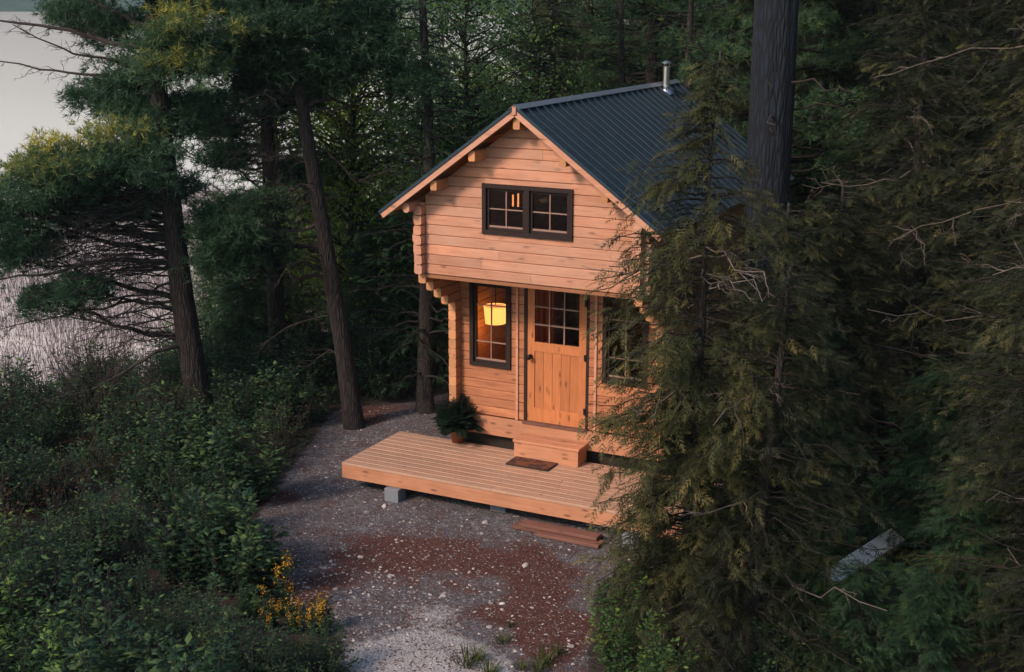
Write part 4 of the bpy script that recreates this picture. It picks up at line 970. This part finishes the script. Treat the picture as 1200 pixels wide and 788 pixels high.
for i, (px, py, sc) in enumerate(((548, 785, 1.1), (562, 778, .9), (640, 782, 1.), (632, 790, .9), (590, 755, .7), (600, 735, .5), (655, 770, .7), (575, 795, 1), (612, 788, .6), (310, 650, .7), (355, 760, .8))):
    k = i % 2; o = gt[k] if first[k] else gt[k].copy()
    if not first[k]: scn.collection.objects.link(o)
    first[k] = False; b = at(px, py); o.location = (b[0], b[1], float(height(b[0], b[1]))); o.rotation_euler = (0, 0, i); o.scale = (sc,)*3
    tag(o, 'thin green grass tuft growing in the '+('red litter at the bottom of the yard' if px > 500 else 'left edge of the gravel'), 'grass tuft', 'grass tufts in the yard')

# ------------------------------------------------------------------ potted fern
pb = at(538, 518, .38)
pot = empty('flowerpot', (pb[0], pb[1], .38), label='round terracotta pot standing on the deck left of the door', cat='flowerpot')
MB().lathe([(.001, 0), (.085, 0), (.12, .17), (.135, .175), (.137, .20), (.122, .20), (.115, .17)], sides=26).build('bowl', M['terracotta'], pot, True)
MB().lathe([(.001, .168), (.116, .168)], sides=26).build('soil', M['potdark'], pot)
fe = empty('potted_fern', (pb[0], pb[1], .64), label='bushy dark green fern spilling out of the pot on the deck', cat='fern'); fe.scale = (1.05, 1.05, 1.2)
g = np.random.default_rng(3); s_, c_ = MB(), MB()
for _ in range(300):
    a = g.uniform(0, 6.28); L_ = g.uniform(.18, .40); el = g.uniform(.15, 1.5); dr = np.array([math.cos(a)*math.cos(el), math.sin(a)*math.cos(el), math.sin(el)]); u = np.linspace(0, 1, 9)[:, None]
    Q = dr*L_*u; Q[:, 2] -= .26*L_*u[:, 0]**2*(1.3-math.sin(el)); Q += np.array([.03*math.cos(a), .03*math.sin(a), 0]); s_.tube(Q, np.linspace(.003, .001, 9), 3, cap=False)
    m = 34; uu = np.tile(np.linspace(.12, 1, m//2), 2); sg = np.repeat([-1., 1.], m//2)[:, None]; idx = np.clip(uu*8, 0, 7.99); i = idx.astype(int); ff = (idx-i)[:, None]; B_ = Q[i]*(1-ff)+Q[i+1]*ff; td = norm(Q[i+1]-Q[i]); sd_ = norm(np.cross(td, [0, 0, 1.]))*sg
    V, tt, ti = place(*LEAF2, B_, norm(sd_+td*.35+np.array([0, 0, -.15])), np.tile([0, 0, 1.], (m, 1)), .055*np.sin(np.clip(uu, .1, 1)*2.6)*g.uniform(.7, 1.2, m)+.015, .4+g.normal(0, .15, m)); c_.add(V, tris=tt, tint=ti)
s_.build('stem', M['fern'], fe); c_.build('fronds', M['fern'], fe)

# ------------------------------------------------------------------ pale board in the cedars
wb = at(1008, 655); wo = empty('garden_bench', (wb[0], wb[1], 0), label='low bench with a pale weathered white board seat glimpsed through the cedar boughs at right', cat='bench')
a0, a1 = beside(962, 683, wb)-wb, beside(1052, 623, wb, .3)-wb
bd = MB(); mid = a0+(a1-a0)*.42
g0 = np.array([0, 0, .35]); A_, B_2 = at(963, 684, .22), at(1053, 626, .30); wo.location = (float((A_[0]+B_2[0])/2), float((A_[1]+B_2[1])/2), float(height(A_[0], A_[1])))
A_, B_2 = A_-np.array(wo.location), B_2-np.array(wo.location)
dv = (B_2-A_); MB().beam(A_, A_+dv*.40, .20, .035, ch=.004, up=(.35, -.6, 1)).build('seat_board', M['white'], wo); MB().beam(A_+dv*.425, B_2, .21, .035, ch=.004, up=(.35, -.6, 1)).build('seat_board', M['white'], wo)
for f in (.12, .88):
    c0 = A_+dv*f; MB().beam(c0-np.array([0, 0, .02]), (c0[0], c0[1], -.1), .09, .12, up=(1, 0, 0)).build('leg', M['stackw'], wo)

# ------------------------------------------------------------------ stones, gravel, litter, reeds
# debris on the deck
g = np.random.default_rng(55); n = 420; X = np.concatenate([g.uniform(-2.4, 2.4, n//2), g.normal(1.7, .5, n//2).clip(-2.4, 2.4)]); Y = g.uniform(-.64, .84, n); a = g.uniform(0, 6.28, n)
V, tt, ti = place(*LEAF2, np.stack([X, Y, np.full(n, .384)], 1), np.stack([np.cos(a), np.sin(a), 0*a], 1), norm(np.array([0, 0, 1.])+g.normal(0, .2, (n, 3))), .022*g.uniform(.4, 1.4, n), g.uniform(0, 1, n))
tag(MB().add(V, tris=tt, tint=ti).build('leaf_crumbs', M['straw']), 'brown leaf crumbs fallen on the deck boards', 'litter', kind='stuff')
g = np.random.default_rng(56); n = 1500; sgn = np.where(g.random(n) < .8, 1., -1.); X = EAVE_X*g.uniform(.03, 1., n)**.8; Y = RF+(RB-RF)*g.beta(1.6, 1.0, n); dn = np.stack([sgn, 0*X, -SL*np.ones(n)], 1)
V, tt, ti = place(*LEAF2, np.stack([sgn*X, Y, RIDGE-SL*X+.052], 1), norm(dn*g.normal(0, 1, (n, 1))+np.array([0, 1, 0])*g.normal(0, 1, (n, 1))), norm(np.stack([sgn*SL, 0*X, 1+0*X], 1)), .026*g.uniform(.4, 1.5, n), g.uniform(0, 1, n))
tag(MB().add(V, tris=tt, tint=ti).build('roof_litter', M['straw']), 'brown needles and leaf crumbs fallen on the metal roof', 'litter', kind='stuff')
def stone_mesh(seed):
    g = np.random.default_rng(seed); import bmesh as bm_
    b = bm_.new(); bm_.ops.create_icosphere(b, subdivisions=2, radius=1); V = np.array([v.co[:] for v in b.verts]); T = np.array([[v.index for v in f.verts] for f in b.faces]); b.free()
    n = norm(g.normal(size=(9, 3))); lim = g.uniform(.55, .85, 9)
    for k in range(9): d = V @ n[k]; V = V-np.clip(d-lim[k], 0, None)[:, None]*n[k]
    V *= np.array([1, g.uniform(.6, .9), g.uniform(.35, .6)]); return V, T
SM = [stone_mesh(i) for i in range(6)]
st_m = [MB().add(v, tris=t_, tint=tt).build('stone', M['stone']).data for (v, t_), tt in zip(SM, (.8, .6, .95, .5, .7, .85))]
for o in [o for o in scn.objects if o.name.startswith('stone')]: bpy.data.objects.remove(o)
g = np.random.default_rng(21); hand = [(128+0, 0)]
pts = [(570, 584+28, 1.6), (431, 600, 2.0), (452, 592, 1.6), (487, 595, 1.4), (458, 675, 1.3), (424, 652, 1.5), (617, 662, 1.7), (566, 624, 1.2), (590, 706, 1.2), (577, 706, 1.3), (670, 761, 1.3), (520, 697, 1.4), (382, 665, 1.2), (395, 690, 1.3), (460, 674, 1.2), (362, 688, 1.2), (575, 735, 1.2), (590, 738, 1.1), (552, 670, 1.1), (700, 620, 1.)]
while len(pts) < 150:
    px, py = g.uniform(280, 760), g.uniform(480, 788); b = at(px, py)
    if not in_yard(b[0], b[1]): continue
    if -2.5 < b[0] < 2.5 and -.7 < b[1]: continue
    if g.random() > .25+.75*float(blob(b[0], b[1], 430, 690, 1.3)+blob(b[0], b[1], 430, 570, .8)): continue
    pts.append((px, py, .45+.5*g.random()**2))
for i, (px, py, s) in enumerate(pts):
    b = at(px, py); o = link(bpy.data.objects.new('stone', st_m[i % 6])); s *= .034; o.scale = (s, s, s); o.rotation_euler = (g.uniform(-.2, .2), g.uniform(-.2, .2), g.uniform(0, 6.28)); o.location = (b[0], b[1], float(height(b[0], b[1]))+s*.12)
    z = 'by the left end of the deck' if py < 610 and px < 520 else 'in front of the deck' if py < 680 and px > 500 else 'on the left side of the gravel yard' if px < 500 else 'in the red litter at the bottom of the yard'
    tag(o, ('larger pale stone ' if i < 20 else 'small pale stone ')+z, 'stone', ('larger ' if i < 20 else 'small ')+'pale stones '+z)
def scatter(n, sz, mat, name, label, cat, seed, where, flat=1., tint=(.1, .9)):
    g = np.random.default_rng(seed); ico = SM[0][0]*np.array([1, 1, flat]); T0 = SM[0][1]
    # light version: octahedron chips
    v = np.array([(1, 0, 0), (0, .7, 0), (-1, 0, 0), (0, -.7, 0), (0, 0, .5*flat), (0, 0, -.4*flat)], float); t0 = np.array([(0, 1, 4), (1, 2, 4), (2, 3, 4), (3, 0, 4), (1, 0, 5), (2, 1, 5), (3, 2, 5), (0, 3, 5)])
    pts_ = []
    while len(pts_) < n:
        X = g.uniform(-6, 5, n); Y = g.uniform(-7, 3, n); k = in_yard(X, Y) & (g.random(n) < where(X, Y)); pts_ += list(zip(X[k], Y[k]))
    P_ = np.array(pts_[:n]); O = np.stack([P_[:, 0], P_[:, 1], height(P_[:, 0], P_[:, 1])+.002], 1); a = g.uniform(0, 6.28, n)
    V, tt, ti = place(v, t0, np.zeros(6), O, np.stack([np.cos(a), np.sin(a), g.normal(0, .2, n)], 1), norm(np.array([0, 0, 1.])+g.normal(0, .25, (n, 3))), sz*g.uniform(.4, 1.5, n)**1.4, g.uniform(*tint, n))
    o = MB().add(V, tris=tt, tint=ti).build(name, M[mat]); tag(o, label, cat, kind='stuff')
scatter(20000, .010, 'stone', 'gravel', 'loose grey gravel chips strewn over the yard', 'gravel', 1, lambda x, y: .35+.6*blob(x, y, 480, 790, 1.2), tint=(.0, .6))
scatter(1500, .018, 'stone', 'pebbles', 'pale pebbles mixed into the gravel', 'pebbles', 3, lambda x, y: .2+.7*blob(x, y, 430, 690, 1.2)+.3*blob(x, y, 430, 570, .7), tint=(.45, .9))
scatter(14000, .013, 'straw', 'needle_litter', 'rust red fallen needles and leaf crumbs on the yard', 'litter', 2, lambda x, y: np.clip((.12+.7*blob(x, y, 460, 650, 1.1)+.8*blob(x, y, 640, 740, 1.)+.6*blob(x, y, 600, 670, 1.)+.5*blob(x, y, 330, 680, .8))*(.6+.8*vnoise(x, y, 3.1)), 0, 1), flat=.3)
# ground cover in the wild parts
g = np.random.default_rng(8); n = 60000; X = g.uniform(-14, 6, n); Y = g.uniform(-9, 9, n); k = ~in_yard(X, Y) & (height(X, Y) > LAKE+.1) & ~((np.abs(X) < 2.6) & (Y > -1)); X, Y = X[k], Y[k]; n = len(X); b = g.uniform(0, 6.28, n)
V, tt, ti = place(*LEAF2, np.stack([X, Y, height(X, Y)+g.uniform(.0, .16, n)], 1), np.stack([np.cos(b), np.sin(b), g.uniform(0, .6, n)], 1), norm(np.array([0, 0, 1.])+g.normal(0, .4, (n, 3))), .06*g.uniform(.5, 1.3, n), g.uniform(0, .75, n))
tag(MB().add(V, tris=tt, tint=ti).build('ground_cover', M['shrub']), 'low leafy ground cover beneath the shrubs and trees', 'ground cover', kind='stuff')
# reeds in the shallows
g = np.random.default_rng(9); n = 110000; Y = g.uniform(-6, 34, n); X = np.interp(Y, SY, SX)+1.2-g.uniform(0, 1, n)**1.3*17; zb = np.maximum(height(X, Y), LAKE-.05)
H_ = g.uniform(.1, .42, n)*(.8+.4*vnoise(X, Y, .8))+.05; B_ = np.stack([X, Y, zb], 1); d = norm(np.stack([g.normal(0, .16, n), g.normal(0, .16, n), np.ones(n)], 1)); s = np.stack([RT[0]*np.ones(n), RT[1]*np.ones(n), np.zeros(n)], 1); a = g.normal(0, .7, n)
s = norm(np.stack([np.cos(a), np.sin(a), 0*a], 1))*.013
V = np.stack([B_-s, B_+s, B_+d*H_[:, None]], 1).reshape(-1, 3)
tag(MB().add(V, tris=np.arange(3*n).reshape(-1, 3), tint=np.repeat(g.uniform(.2, 1, n), 3)).build('reeds', M['reed']), 'pale lilac grey dead reeds standing in the lake shallows', 'reeds', kind='stuff')

# ------------------------------------------------------------------ haze
HAZE = True
if HAZE:
    m_ = bpy.data.materials.new('haze_air'); m_.use_nodes = True; nn = m_.node_tree; nn.nodes.clear(); o_ = nn.nodes.new('ShaderNodeOutputMaterial'); pv = nn.nodes.new('ShaderNodeVolumePrincipled')
    pv.inputs['Color'].default_value = (.62, .86, 1, 1); pv.inputs['Density'].default_value = .0003; pv.inputs['Anisotropy'].default_value = 0; nn.links.new(pv.outputs[0], o_.inputs['Volume'])
    o = MB().box(-1100, 1100, -600, 1200, LAKE-3, 72).build('haze', m_); tag(o, 'thin blue evening haze over the lake', 'haze', kind='stuff')
print('OBJECTS', len(scn.objects), 'faces', sum(len(me.polygons) for me in bpy.data.meshes))
